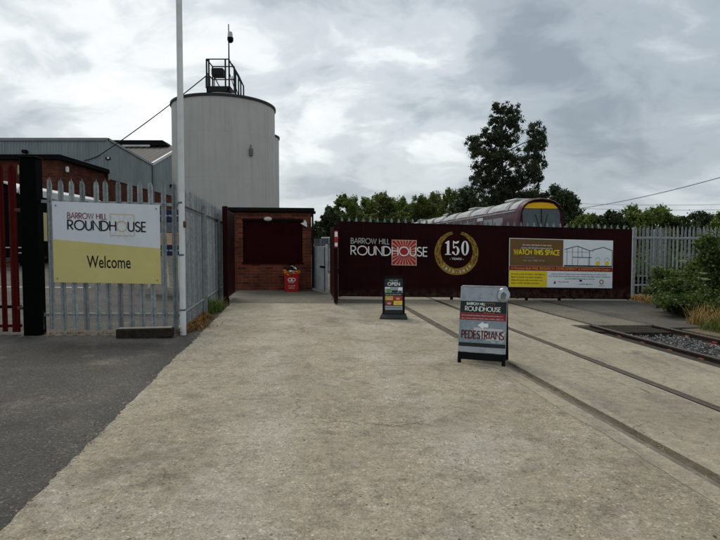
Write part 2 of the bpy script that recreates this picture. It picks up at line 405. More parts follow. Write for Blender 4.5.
@matdef('concrete')
def _(t):
    c = obj_co(t)
    mott = t.noise(c, 0.45, 7, 0.62, 0.4); mid = t.noise(c, 2.6, 8, 0.68, 0.2); fin = t.noise(c, 75, 4, 0.7)
    lump = t.noise(c, 13, 8, 0.74)
    base = t.mix(t.ramp(mott, [(0.34, 0.0), (0.68, 1.0)]), (0.230, 0.200, 0.144), (0.336, 0.296, 0.219))
    base = t.mix(t.ramp(mid, [(0.32, 0.55), (0.50, 0.0)]), base, (0.135, 0.116, 0.086))
    # laitance worn off in paler patches
    base = t.mix(t.ramp(t.noise(t.vmath('ADD', c, (7, 3, 0)), 0.9, 8, 0.70), [(0.52, 0.0), (0.66, 0.55)]), base, (0.385, 0.352, 0.292))
    base = t.mix(1.0, base, t.ramp(lump, [(0.30, 0.68), (0.5, 1.0), (0.70, 1.28)]), 'MULTIPLY')
    xx, yy, zz = t.sep(c)
    acr = t.math('ADD', t.math('MULTIPLY', xx, CA), t.math('MULTIPLY', yy, SA)); alo = t.math('SUBTRACT', t.math('MULTIPLY', yy, CA), t.math('MULTIPLY', xx, SA))
    wav = t.math('MULTIPLY', t.math('SUBTRACT', t.noise(c, 0.8, 3), 0.5), 0.5)
    for cen in (-0.35, 1.25):
        band = t.ramp(t.math('ABSOLUTE', t.math('SUBTRACT', t.math('ADD', acr, wav), cen)), [(0.10, 1.0), (0.42, 0.0)])
        base = t.mix(t.math('MULTIPLY', t.math('MULTIPLY', band, t.ramp(mid, [(0.35, 0.2), (0.6, 1.0)])), 0.30), base, (0.40, 0.365, 0.30))
    jt = t.math('ABSOLUTE', t.math('SUBTRACT', t.math('FRACT', t.math('DIVIDE', t.math('ADD', alo, t.math('ADD', 0.6, t.math('MULTIPLY', t.math('SUBTRACT', t.noise(c, 3, 4), 0.5), 0.03))), 5.1)), 0.5))
    jm = t.math('MULTIPLY', t.ramp(jt, [(0.0008, 1.0), (0.0028, 0.0)]), t.ramp(t.noise(c, 2.0, 4), [(0.35, 0.25), (0.6, 1.0)]))
    base = t.mix(t.math('MULTIPLY', jm, 0.5), base, (0.075, 0.066, 0.05))
    # exposed stones of the mix: two sizes, each with its own tone
    patch = t.ramp(t.noise(c, 1.4, 5, 0.6), [(0.36, 0.35), (0.60, 1.0)])
    for sc, lo in ((30, 0.22), (80, 0.28)):
        vc = t.voro(c, sc, 'F1', 1); vd = t.voro(c, sc, 'F1', 0)
        tone = t.sep(vc)[0]
        stone = t.ramp(tone, [(0.0, 0.42), (0.35, 0.8), (0.7, 1.12), (1.0, 1.75)])
        m = t.ramp(vd, [(lo, 1.0), (lo + 0.22, 0.0)])
        base = t.mix(t.math('MULTIPLY', t.math('MULTIPLY', m, patch), 0.9), base, t.mix(1.0, base, stone, 'MULTIPLY'))
    base = t.mix(1.0, base, t.ramp(fin, [(0.25, 0.56), (0.5, 1.0), (0.78, 1.48)]), 'MULTIPLY')
    pit = t.voro(c, 9, 'F1', 0)
    pm = t.ramp(pit, [(0.045, 1.0), (0.075, 0.0)])
    base = t.mix(t.math('MULTIPLY', pm, 0.8), base, (0.03, 0.028, 0.025))
    oil = t.ramp(t.noise(t.vmath('ADD', c, (31, 12, 0)), 0.8, 5, 0.6, 0.6), [(0.62, 0.0), (0.74, 0.5)])
    base = t.mix(oil, base, (0.085, 0.075, 0.06))
    # hairline cracks that come and go
    w = t.vmath('ADD', c, t.vmath('MULTIPLY', t.noise(c, 1.7, 5, 0.6, 0, 1), (0.9, 0.9, 0.0)))
    ed = t.voro(w, 0.33, 'DISTANCE_TO_EDGE', 0)
    ck = t.math('MULTIPLY', t.ramp(ed, [(0.0, 1.0), (0.0028, 0.0)]), t.ramp(t.noise(c, 0.35, 2), [(0.48, 0.0), (0.60, 1.0)]))
    base = t.mix(t.math('MULTIPLY', ck, 0.6), base, (0.05, 0.045, 0.038))
    t.put(t.b, 'Base Color', base); t.b.inputs['Roughness'].default_value = 0.9; t.b.inputs['Specular IOR Level'].default_value = 0.15
    h = t.math('ADD', t.math('MULTIPLY', t.voro(c, 30, 'F1', 0), -0.7), t.math('ADD', t.math('MULTIPLY', fin, 0.8), t.math('MULTIPLY', lump, 1.3)))
    h = t.math('SUBTRACT', h, t.math('ADD', t.math('MULTIPLY', pm, 1.2), t.math('MULTIPLY', ck, 2.0)))
    t.put(t.b, 'Normal', t.bump(h, 0.9, 0.008))


@matdef('slab')
def _(t):
    c = obj_co(t)
    mott = t.noise(c, 0.7, 7, 0.62, 0.4); fin = t.noise(c, 60, 4, 0.65)
    streak = t.noise(t.vmath('MULTIPLY', c, (2.0, 0.35, 1)), 1.6, 7, 0.6, 0.3)
    base = t.mix(t.ramp(mott, [(0.34, 0.0), (0.68, 1.0)]), (0.206, 0.178, 0.127), (0.298, 0.261, 0.191))
    base = t.mix(t.ramp(streak, [(0.54, 0.0), (0.72, 0.6)]), base, (0.11, 0.102, 0.088))
    base = t.mix(t.ramp(t.noise(t.vmath('ADD', c, (5, 9, 0)), 1.1, 5, 0.6, 0.8), [(0.64, 0.0), (0.70, 0.6)]), base, (0.075, 0.07, 0.062))
    base = t.mix(1.0, base, t.ramp(fin, [(0.25, 0.60), (0.5, 1.0), (0.78, 1.38)]), 'MULTIPLY')
    base = t.mix(1.0, base, t.ramp(t.noise(c, 11, 8, 0.74), [(0.30, 0.68), (0.5, 1.0), (0.70, 1.28)]), 'MULTIPLY')
    pm = t.ramp(t.voro(c, 6, 'F1', 0), [(0.035, 1.0), (0.06, 0.0)])
    base = t.mix(t.math('MULTIPLY', pm, 0.8), base, (0.03, 0.028, 0.025))
    w = t.vmath('ADD', c, t.vmath('MULTIPLY', t.noise(c, 1.7, 5, 0.6, 0, 1), (0.7, 0.7, 0.0)))
    ck = t.math('MULTIPLY', t.ramp(t.voro(w, 0.5, 'DISTANCE_TO_EDGE', 0), [(0.0, 1.0), (0.003, 0.0)]), t.ramp(t.noise(c, 0.5, 2), [(0.53, 0.0), (0.62, 0.8)]))
    base = t.mix(t.math('MULTIPLY', ck, 0.75), base, (0.05, 0.045, 0.038))
    t.put(t.b, 'Base Color', base); t.b.inputs['Roughness'].default_value = 0.85; t.b.inputs['Specular IOR Level'].default_value = 0.25
    t.put(t.b, 'Normal', t.bump(t.math('SUBTRACT', t.math('ADD', fin, t.math('MULTIPLY', mott, 2.0)), t.math('MULTIPLY', ck, 2.0)), 0.6, 0.005))


def asphalt(name, dk, lt, patchc):
    def fn(t):
        c = obj_co(t)
        mott = t.noise(c, 0.6, 7, 0.62, 0.5); fin = t.noise(c, 90, 4, 0.7)
        base = t.mix(t.ramp(mott, [(0.33, 0.0), (0.70, 1.0)]), dk, lt)
        base = t.mix(t.ramp(t.noise(t.vmath('ADD', c, (3, 17, 0)), 1.3, 6, 0.6, 0.4), [(0.56, 0.0), (0.74, 0.6)]), base, patchc)
        tone = t.sep(t.voro(c, 75, 'F1', 1))[0]
        base = t.mix(1.0, base, t.ramp(tone, [(0.0, 0.6), (0.6, 1.0), (0.93, 1.25), (1.0, 2.3)]), 'MULTIPLY')
        base = t.mix(1.0, base, t.ramp(fin, [(0.25, 0.65), (0.75, 1.35)]), 'MULTIPLY')
        w = t.vmath('ADD', c, t.vmath('MULTIPLY', t.noise(c, 1.9, 5, 0.6, 0, 1), (0.8, 0.8, 0.0)))
        ck = t.math('MULTIPLY', t.ramp(t.voro(w, 0.6, 'DISTANCE_TO_EDGE', 0), [(0.0, 1.0), (0.008, 0.0)]), t.ramp(t.noise(c, 0.5, 2), [(0.50, 0.0), (0.58, 1.0)]))
        base = t.mix(t.math('MULTIPLY', ck, 0.7), base, (0.02, 0.019, 0.018))
        t.put(t.b, 'Base Color', base); t.b.inputs['Roughness'].default_value = 0.9; t.b.inputs['Specular IOR Level'].default_value = 0.25
        t.put(t.b, 'Normal', t.bump(t.math('ADD', t.math('MULTIPLY', t.voro(c, 75, 'F1', 0), -0.8), t.math('ADD', fin, mott)), 0.7, 0.006))
    _MD[name] = fn
asphalt('asphalt', (0.044, 0.0395, 0.033), (0.092, 0.083, 0.070), (0.180, 0.160, 0.128))
asphalt('apron', (0.095, 0.083, 0.063), (0.165, 0.145, 0.110), (0.070, 0.062, 0.050))
asphalt('apron_dark', (0.062, 0.055, 0.045), (0.105, 0.094, 0.077), (0.170, 0.148, 0.108))


@matdef('soil')
def _(t):
    c = obj_co(t)
    base = t.mix(t.ramp(t.noise(c, 0.9, 7, 0.65), [(0.35, 0.0), (0.68, 1.0)]), (0.060, 0.045, 0.028), (0.125, 0.098, 0.052))
    base = t.mix(1.0, base, t.ramp(t.noise(c, 40, 4), [(0.25, 0.6), (0.75, 1.4)]), 'MULTIPLY')
    t.put(t.b, 'Base Color', base); t.b.inputs['Roughness'].default_value = 0.95
    t.put(t.b, 'Normal', t.bump(t.noise(c, 25, 5), 0.8, 0.03))


@matdef('rail_steel')
def _(t):
    c = obj_co(t)
    n1 = t.noise(c, 14, 6, 0.65)
    base = t.mix(t.ramp(n1, [(0.35, 0.0), (0.65, 1.0)]), (0.028, 0.019, 0.014), (0.066, 0.047, 0.034))
    base = t.mix(1.0, base, t.ramp(t.noise(c, 90, 3), [(0.3, 0.7), (0.7, 1.3)]), 'MULTIPLY')
    t.put(t.b, 'Base Color', base); t.b.inputs['Roughness'].default_value = 0.6; t.b.inputs['Metallic'].default_value = 0.2
    t.put(t.b, 'Normal', t.bump(t.noise(c, 80, 4), 0.3, 0.003))
simple('groove_dirt', (0.030, 0.025, 0.019), 0.95, 0, 0.4, 5, 0.6, 40, ((0.10, 0.085, 0.055), 0.5))
simple('groove_packed', (0.085, 0.070, 0.048), 0.95, 0, 0.45, 4, 0.6, 40, ((0.19, 0.165, 0.12), 0.8))
simple('rail_dusty', (0.150, 0.130, 0.100), 0.8, 0, 0.3, 6, 0.3, 60, ((0.06, 0.045, 0.033), 0.7))
simple('edging', (0.225, 0.207, 0.175), 0.85, 0, 0.15, 3, 0.4, 60, ((0.12, 0.11, 0.095), 0.5))


def islandmat(name, stops, rough=0.7, transl=0.0, spec=0.3):
    def fn(t):
        g = t.n.new('ShaderNodeNewGeometry'); c = obj_co(t)
        f = t.math('ADD', t.math('MULTIPLY', g.outputs['Random Per Island'], 0.7), t.math('MULTIPLY', t.noise(c, 0.7, 3), 0.3))
        colr = t.ramp(f, stops); t.put(t.b, 'Base Color', colr)
        t.b.inputs['Roughness'].default_value = rough; t.b.inputs['Specular IOR Level'].default_value = spec
        if transl:
            tr = t.n.new('ShaderNodeBsdfTranslucent'); t.put(tr, 0, t.mix(1.0, colr, (1.3, 1.35, 0.6), 'MULTIPLY'))
            mx = t.n.new('ShaderNodeMixShader'); mx.inputs[0].default_value = transl
            t.l.new(t.b.outputs[0], mx.inputs[1]); t.l.new(tr.outputs[0], mx.inputs[2])
            t.l.new(mx.outputs[0], t.n['Material Output'].inputs[0])
    _MD[name] = fn
islandmat('ballast', [(0.1, (0.045, 0.043, 0.043)), (0.5, (0.115, 0.113, 0.113)), (0.9, (0.29, 0.285, 0.28))], 0.85)
islandmat('pebble', [(0.1, (0.06, 0.055, 0.05)), (0.5, (0.16, 0.145, 0.12)), (0.9, (0.42, 0.40, 0.35))], 0.85)
islandmat('leaf_birch', [(0.1, (0.016, 0.025, 0.010)), (0.5, (0.028, 0.040, 0.015)), (0.9, (0.050, 0.066, 0.024))], 0.6, 0.15)
islandmat('leaf_dark', [(0.1, (0.016, 0.028, 0.010)), (0.5, (0.034, 0.054, 0.016)), (0.9, (0.065, 0.088, 0.027))], 0.6, 0.15)
islandmat('leaf_mid', [(0.1, (0.056, 0.088, 0.014)), (0.5, (0.096, 0.136, 0.024)), (0.9, (0.160, 0.195, 0.042))], 0.6, 0.2)
islandmat('leaf_olive', [(0.1, (0.050, 0.074, 0.016)), (0.5, (0.092, 0.122, 0.028)), (0.9, (0.150, 0.172, 0.048))], 0.6, 0.2)
islandmat('leaf_shrub', [(0.1, (0.022, 0.042, 0.008)), (0.5, (0.052, 0.084, 0.016)), (0.9, (0.120, 0.150, 0.034))], 0.55, 0.25)
islandmat('leaf_elder', [(0.1, (0.032, 0.056, 0.012)), (0.5, (0.074, 0.108, 0.024)), (0.9, (0.155, 0.180, 0.052))], 0.55, 0.25)
islandmat('blossom', [(0.1, (0.26, 0.29, 0.17)), (0.9, (0.46, 0.47, 0.34))], 0.8, 0.2)
islandmat('straw', [(0.1, (0.16, 0.095, 0.030)), (0.5, (0.29, 0.18, 0.055)), (0.9, (0.40, 0.30, 0.12))], 0.85, 0.15)
islandmat('straw_brown', [(0.1, (0.10, 0.05, 0.018)), (0.5, (0.21, 0.10, 0.030)), (0.9, (0.30, 0.19, 0.06))], 0.85, 0.1)
islandmat('weed_green', [(0.1, (0.035, 0.06, 0.012)), (0.5, (0.08, 0.12, 0.025)), (0.9, (0.16, 0.19, 0.05))], 0.7, 0.2)

# ------------------------------------------------------------------ lettering
def _arc(cx, cy, rx, ry, a0, a1, n=14): return [(cx + rx * math.cos(R(a0 + (a1 - a0) * i / n)), cy + ry * math.sin(R(a0 + (a1 - a0) * i / n))) for i in range(n + 1)]
GL = {   # geometric capitals: advance width, strokes
 'A': (.74, [[(0, 0), (.37, 1), (.74, 0)], [(.13, .34), (.61, .34)]]),
 'B': (.52, [[(0, .5), (0, 1), (.24, 1)] + _arc(.24, .76, .23, .24, 90, -90)[1:] + [(0, .52)], [(0, .52), (.27, .52)] + _arc(.27, .26, .26, .26, 90, -90)[1:] + [(0, 0), (0, .5)]]),
 'C': (.82, [_arc(.5, .5, .5, .5, 48, 312, 26)]),
 'D': (.74, [[(0, 0), (0, 1), (.24, 1)] + _arc(.24, .5, .5, .5, 90, -90, 22)[1:] + [(0, 0)]]),
 'E': (.44, [[(.44, 1), (0, 1), (0, 0), (.44, 0)], [(0, .52), (.40, .52)]]),
 'H': (.62, [[(0, 0), (0, 1)], [(.62, 0), (.62, 1)], [(0, .54), (.62, .54)]]),
 'I': (.0, [[(0, 0), (0, 1)]]),
 'L': (.38, [[(0, 1), (0, 0), (.38, 0)]]),
 'N': (.68, [[(0, 0), (0, 1), (.68, 0), (.68, 1)]]),
 'O': (1.0, [_arc(.5, .5, .5, .5, 90, 450, 36)]),
 'P': (.48, [[(0, 0), (0, 1), (.22, 1)] + _arc(.22, .73, .26, .27, 90, -90)[1:] + [(0, .46)]]),
 'R': (.54, [[(0, 0), (0, 1), (.22, 1)] + _arc(.22, .73, .27, .27, 90, -90)[1:] + [(0, .46)], [(.20, .46), (.54, 0)]]),
 'S': (.50, [_arc(.25, .755, .225, .245, 30, 200, 14) + [(.12, .60), (.36, .45)] + _arc(.25, .26, .25, .26, 35, -160, 16)]),
 'T': (.52, [[(0, 1), (.52, 1)], [(.26, 1), (.26, 0)]]),
 'U': (.60, [[(0, 1), (0, .31)] + _arc(.30, .31, .30, .31, 180, 360, 16)[1:] + [(.60, 1)]]),
 'W': (1.06, [[(0, 1), (.27, 0), (.53, .95), (.79, 0), (1.06, 1)]]),
 ' ': (.30, []),
}


def stroke(mb, pts, w, y, sh=0.0, xs=1.0):
    """flat ribbon along a polyline with mitred joints"""
    n = len(pts); L = []
    closed = n > 3 and (Vector(pts[0]) - Vector(pts[-1])).length < 1e-6
    for i in range(n):
        p = Vector(pts[i])
        a = (p - Vector(pts[i - 1])) if i > 0 else ((p - Vector(pts[-2])) if closed else None)
        b = (Vector(pts[i + 1]) - p) if i < n - 1 else ((Vector(pts[1]) - p) if closed else None)
        a = (a if a is not None else b).normalized(); b = (b if b is not None else a).normalized()
        na = Vector((-a.y, a.x)); nb = Vector((-b.y, b.x)); m = na + nb
        m = m.normalized() if m.length > 1e-4 else na
        k = 1 / max(0.45, m.dot(na)); L.append((p + m * w / 2 * k, p - m * w / 2 * k))
    for i in range(n - 1):
        q = [L[i][1], L[i + 1][1], L[i + 1][0], L[i][0]]
        mb.flat([(c.x, c.y) for c in q], y, sh)


def strokes_text(text, x, z, cap, width, weight, y, parent, mat, sh=0.0, name='lettering', skip=(), only=None):
    gap = 0.17
    adv = sum(GL[c][0] for c in text) + gap * (len(text) - 1) + .20 * text.count('I')
    sx = width / adv; mb = MB(); cx = x; k = 0; ob = []
    for i, ch in enumerate(text):
        g = GL[ch]
        if (ch == ' ' or i in skip) and mb.f: ob.append(mb.build(name, mat, parent)); mb = MB()
        if i not in skip:
            for stt in g[1]:
                k += 1
                stroke(mb, [(cx + p[0] * sx, z + p[1] * cap) for p in stt], weight, y - 0.0003 * (k % 4), sh)
        cx += (g[0] + gap + (.10 if ch == 'I' or text[i + 1:i + 2] == 'I' else 0)) * sx
    if mb.f: ob.append(mb.build(name, mat, parent))
    return ob


_FC = {}
def font_text(text, x, z, cap, y, parent, mat, sh=0.0, width=None, bold=0.0, name='lettering', align='LEFT', shearx=0.0):
    cu = bpy.data.curves.new('t', 'FONT'); cu.body = text; cu.size = 1.0; cu.align_x = 'LEFT'; cu.offset = bold; cu.resolution_u = 3; cu.shear = shearx
    o = bpy.data.objects.new('t', cu); me = bpy.data.meshes.new_from_object(o)
    bpy.data.objects.remove(o); n = len(me.vertices); co = np.empty(n * 3); me.vertices.foreach_get('co', co); co = co.reshape(-1, 3)
    x0, x1 = co[:, 0].min(), co[:, 0].max(); sz = cap / 0.73
    sx = (width / (x1 - x0)) if width else sz
    w = (x1 - x0) * sx
    ox = x - (w / 2 if align == 'CENTER' else 0)
    nx = ox + (co[:, 0] - x0) * sx
    out = np.stack([nx, np.full(n, y), z + co[:, 1] * sz + sh * nx], 1)
    me.vertices.foreach_set('co', out.ravel()); me.materials.clear(); me.materials.append(MAT(mat)); me.update(); me.name = name
    ob = bpy.data.objects.new(name, me); COL.objects.link(ob); ob.parent = parent
    return ob


def greek(mb, x0, x1, z, h, y, sh=0.0, seed=0, word=0.05):
    """a line of print too small to read: letter-sized upright strokes in word groups"""
    r = random.Random(seed); x = x0; lw = h * .52
    while x < x1 - lw:
        n = r.randint(2, 8)
        for i in range(n):
            if x > x1 - lw: break
            hh = h * r.choice((.66, .70, .72, .98)); st_w = lw * .30
            mb.flat([(x, z), (x + st_w, z), (x + st_w, z + hh), (x, z + hh)], y, sh)
            if r.random() < .75:
                zz = z + r.choice((0, .28, .5)) * h; mb.flat([(x + st_w, zz), (x + lw * .82, zz), (x + lw * .82, zz + h * .17), (x + st_w, zz + h * .17)], y, sh)
            if r.random() < .45: mb.flat([(x + lw * .6, z + h * .19), (x + lw * .82, z + h * .19), (x + lw * .82, z + h * .48), (x + lw * .6, z + h * .48)], y - .0002, sh)
            x += lw
        x += lw * .7


# ================================================================== THE GROUND
def surf(name, mat, scurve, t0, t1, dt, drop=0.0, skirt=0.22, wob=0.0, **kw):
    """ground sheet between s-curves: scurve(t) -> list of s; follows the site's levels, with a skirt down its edges"""
    mb = MB(); rows = []; t = t0
    ts = list(np.arange(t0, t1 + 1e-6, dt))
    if ts[-1] < t1 - 1e-6: ts.append(t1)
    for t in ts:
        ss = scurve(t)
        rows.append([W(s, t, gz(s, t) - drop + (wob * mnoise.noise((s * .9, t * .9, 3.3)) if wob else 0)) for s in ss])
    n = len(rows[0])
    top = [p for r in rows for p in r]
    fs = [(i * n + j, i * n + j + 1, (i + 1) * n + j + 1, (i + 1) * n + j) for i in range(len(rows) - 1) for j in range(n - 1)]
    mb.add(top, fs)
    if skirt:
        for side in (0, n - 1):
            up = [r[side] for r in rows]; dn = [p - Vector((0, 0, skirt)) for p in up]
            m = len(up); mb.add(up + dn, [(i, i + 1, m + i + 1, m + i) for i in range(m - 1)])
        for row in (rows[0], rows[-1]):
            dn = [p - Vector((0, 0, skirt)) for p in row]; mb.add(row + dn, [(i, i + 1, n + i + 1, n + i) for i in range(n - 1)])
    return mb.build(name, mat, None, kind='structure', **kw)


def lin(a, b, n): return [a + (b - a) * i / n for i in range(n + 1)]


surf('ground', 'soil', lambda t: [-700, -200, -60, -30, -15, -10, -7, -5.4, -4.4, -3.4, -2.4, 0, 4, 8, 12, 15, 25, 60, 200, 700], -60, 10, 5, 0.27, 0)
surf('ground_beyond', 'soil', lambda t: [-700, -200, -60, -30, -15, -10, -7, -5.4, -4.4, -3.4, -2.4, 0, 4, 8, 12, 15, 25, 60, 200, 700], 10, 900, 11, 0.27, 0)


def edge(t):
    return -1.66 - 0.016 * (t - 3) + 0.020 * mnoise.noise((t * 2.3, 0.3, 0)) + 0.026 * mnoise.noise((t * 9, 4.3, 0)) + 0.016 * mnoise.noise((t * 17, 1.3, 0)) + 0.018 * mnoise.noise((t * .6, 9, 0))


surf('asphalt_yard', 'asphalt', lambda t: [-60, -35, -22, -15, -11, -8, -6.5, -5.4, -4.4, -3.4, -2.6, -2.0, -1.4], -6, 46, 0.5, 0.020, 0.1, 0.010)
surf('concrete_driveway', 'concrete', lambda t: [edge(t)] + [edge(t) + .02] + lin(-1.3, 2.4, 8) + [2.875], -5, 15.05, 0.06, 0.0, 0.2, 0.006)
surf('gateway_apron', 'apron', lambda t: [-2.15] + lin(-1.6, 2.4, 6) + [2.875], 15.065, 34, 0.4, 0.012, 0.2, 0.006)
# slabs around the sunken rails
TR_END = 40
surf('rail_slab_inner', 'slab', lambda t: lin(3.075, 4.325, 3), -5, TR_END, 0.4, 0.002, 0.2, 0.004)
surf('rail_slab_outer', 'slab', lambda t: lin(4.475, 6.0, 3), -5, 10.85, 0.4, 0.0, 0.25, 0.004)
surf('rail_slab_outer_far', 'slab', lambda t: lin(4.475, 6.50, 3), 10.855, TR_END, 0.4, 0.004, 0.25, 0.004)
surf('crossing_infill', 'apron', lambda t: lin(6.65, 7.94, 3), 10.86, TR_END, 0.4, 0.008, 0.25, 0.006)
surf('crossing_edge_asphalt', 'apron_dark', lambda t: [8.10, 8.6, 9.4, 10.4, 11.3 + .25 * mnoise.noise((t, 0, 0))], 10.5, TR_END, 0.35, 0.006, 0.2, 0.012)
# transverse joints sawn in the driveway: shallow filled grooves
mb = MB()
def strip(mb, s0, s1, t0, t1, dz, dt=0.5):
    ts = lin(t0, t1, max(1, int((t1 - t0) / dt)))
    r = [[W(s0, t, gz(s0, t) + dz), W(s1, t, gz(s1, t) + dz)] for t in ts]
    mb.loft(r, closed=False)


def sunk_rail(name, s0, s1, t0, t1, dz, mat='rail_steel'):
    mb = MB(); ts = lin(t0, t1, int((t1 - t0) / .5)); rings = []
    for t in ts:
        a = gz(s0, t) + dz
        rings.append([W(s0, t, a - .12), W(s0, t, a - .008), W(s0 + .008, t, a), W(s1 - .008, t, a), W(s1, t, a - .008), W(s1, t, a - .12)])
    mb.loft(rings, True, True, True)
    return mb.build(name, mat, None, kind='structure')


sunk_rail('rail_first', 2.905, 2.975, -5, 8.6, -0.006, 'rail_dusty')
sunk_rail('rail_first_far', 2.905, 2.975, 8.605, TR_END, -0.006)
sunk_rail('rail_second', 4.395, 4.465, -5, TR_END, -0.010)
sunk_rail('rail_third', 6.51, 6.58, 10.9, TR_END, -0.010)
sunk_rail('rail_fourth', 8.015, 8.085, 10.9, TR_END, -0.010)
for nm, a, b, t0, dz in (('flangeway_first', 2.86, 3.09, -5, -.022), ('flangeway_second', 4.31, 4.49, -5, -.055), ('flangeway_third', 6.49, 6.66, 10.85, -.045), ('flangeway_fourth', 7.93, 8.11, 10.85, -.045)):
    mb = MB(); strip(mb, a, b, t0, TR_END, dz); mb.build(nm, 'groove_packed' if nm == 'flangeway_first' else 'groove_dirt', None, kind='structure')
# ragged cement fillet beside the first rail
surf('rail_edging', 'slab', lambda t: [2.70 + .05 * mnoise.noise((t * 1.1, 2, 0)) + .02 * mnoise.noise((t * 5, 2, 0)), 2.80, 2.893], -5, 9.2, 0.1, -0.0045, 0.03, 0.003)

# open track pit
PIT0, PIT1 = -5, 10.86
surf('ballast_bed', 'soil', lambda t: [5.98, 6.5, 7.3, 8.1, 8.5], PIT0, PIT1, 0.5, 0.155, 0)
surf('pit_fill', 'groove_dirt', lambda t: [6.004, 6.2, 6.44], PIT0, 10.1, 0.3, 0.065, 0.06, 0.02)
surf('track_verge', 'soil', lambda t: [8.42 + .12 * mnoise.noise((t * .8, 5, 0)), 9.0, 10, 11.3, 14, 24], -5, 10.49, 0.4, 0.03, 0.1, 0.05)
surf('shrub_verge', 'soil', lambda t: [11.25, 12.2, 14, 24], 10.495, 19.5, 0.4, 0.03, 0.1, 0.05)
mb = MB()
for _i in range(7500):
    t = RNG.uniform(2.0, PIT1 - .05); s = RNG.uniform(6.66, 7.94) if _i % 7 else RNG.uniform(6.02, 6.42)
    if s > 6.6 and t > 9.9 and RNG.random() < 0.85: continue
    r = RNG.uniform(.014, .030); z = gz(s, t) - .135 + RNG.uniform(0, .05) * (1 if s > 6.5 else .2)
    c = W(s, t, z); q = Matrix.Rotation(RNG.uniform(0, 6.28), 3, Vector(RNG.normal(size=3)).normalized())
    ps = [q @ Vector(p) for p in ((1, 0, 0), (-1, .1, 0), (0, .9, .1), (.1, -1, 0), (0, .1, .75), (0, 0, -.8))]
    mb.add([c + p * r * RNG.uniform(.75, 1.2) for p in ps], [(0, 2, 4), (2, 1, 4), (1, 3, 4), (3, 0, 4), (2, 0, 5), (1, 2, 5), (3, 1, 5), (0, 3, 5)])
mb.build('ballast_gravel', 'ballast', None, label='grey ballast stones lying between the open rails', cat='ballast', kind='stuff')


def open_rail(name, sc, t0, t1, label):
    prof = [(-.055, -.145), (-.055, -.132), (-.012, -.118), (-.009, -.045), (-.034, -.035), (-.035, -.006), (-.027, 0), (.027, 0), (.035, -.006), (.034, -.035), (.009, -.045), (.012, -.118), (.055, -.132), (.055, -.145)]
    o = thing(name, label, 'rail', W(sc, t0, gz(sc, t0)), ANG)
    MB().loft([[(x, 0, z) for x, z in prof], [(x, t1 - t0, z) for x, z in prof]], True, True).build('rail_bar', 'rail_steel', o)
    k = 0; t = t0 + .3
    while t < t1 - .2:
        m = MB()
        for sg in (-1, 1):
            m.bbox(sg * .105 - .055, sg * .105 + .055, t - t0 - .09, t - t0 + .09, -.150, -.105, .012)
            m.bbox(sg * .055 - .02, sg * .055 + .02, t - t0 - .06, t - t0 + .06, -.105, -.06, .01)
        m.build('rail_chair', 'chair_rust', o); t += .72
    return o


open_rail('track_rail', 6.545, 3.0, 10.84, 'rusty open track rail nearer to the driveway, above the ballast')
open_rail('track_rail', 8.05, 3.0, 10.84, 'rusty open track rail beside the overgrown shrubs')
slp = MB().bbox(-1.3, 1.3, -.125, .125, -.10, 0, .012).data('sleeper', 'timber_sleeper')
_k = 0; t = 3.3
while t < 10.8:
    o = bpy.data.objects.new('track_sleeper', slp); COL.objects.link(o); o.location = W(7.3, t, gz(7.3, t) - .148); o.rotation_euler = (0, -KS * -1, ANG)
    tag(o, ('dark timber sleeper, number %s in the open track counted from the boards' % ('eleven ten nine eight seven six five four three two one'.split()[_k]), 'x')[0], 'sleeper', 'sleepers under the open track'); _k += 1; t += .72
# dark timber crossing boards where the rails drop out of the concrete
o = thing('crossing_board', 'dark wet timber boards across the rails where the open track begins', 'timber boards', W(7.3, 10.45, gz(7.3, 10.45)), ANG)
for i in range(3):
    MB().bbox(-.62, .62, -.36 + i * .245, -.36 + i * .245 + .23, -.14, -.045, .012, KS).build('plank', 'timber_sleeper', o)
o = thing('pit_edge_board', 'short dark timber board set in the pit beside the open rail', 'timber boards', W(6.25, 10.45, gz(6.25, 10.45)), ANG)
for i in range(2):
    MB().bbox(-.23, .2, -.30 + i * .34, -.30 + i * .34 + .32, -.14, -.04, .012, KS).build('plank', 'timber_sleeper', o)

# loose grit on the hard surfaces
mb = MB()
for _i in range(2000):
    t = 1.8 + RNG.random() ** 1.6 * 12; s = RNG.uniform(-5 if t < 9 else -1.6, 6)
    if RNG.random() < .6: s = edge(t) - abs(RNG.normal()) * .09 + .03
    if 2.66 < s < 3.1 or 4.3 < s < 4.5: continue
    r = RNG.uniform(.003, .008) * (1.7 if RNG.random() < .06 else 1)
    z = gz(s, t) + (r * .3 if s > edge(t) else r * .3 - .02)
    c = W(s, t, z); q = Matrix.Rotation(RNG.uniform(0, 6.28), 3, Vector((0, 0, 1)))
    ps = [q @ Vector(p) for p in ((1.2, 0, 0), (-1.2, .1, 0), (0, .9, .1), (.1, -1, 0), (0, .1, .7), (0, 0, -.6))]
    mb.add([c + p * r * RNG.uniform(.75, 1.2) for p in ps], [(0, 2, 4), (2, 1, 4), (1, 3, 4), (3, 0, 4), (2, 0, 5), (1, 2, 5), (3, 1, 5), (0, 3, 5)])
mb.build('loose_grit', 'pebble', None, label='small loose stones scattered over concrete and asphalt', cat='grit', kind='stuff')
# painted line far across the yard
mb = MB(); r_ = []
for i in range(25):
    s = -16 + i * .4; r_.append([W(s, 17.0, gz(s, 17.0) - .014), W(s, 17.16, gz(s, 17.16) - .014)])
mb.loft(r_, closed=False); mb.build('yard_line', 'paint_line', None, kind='structure')

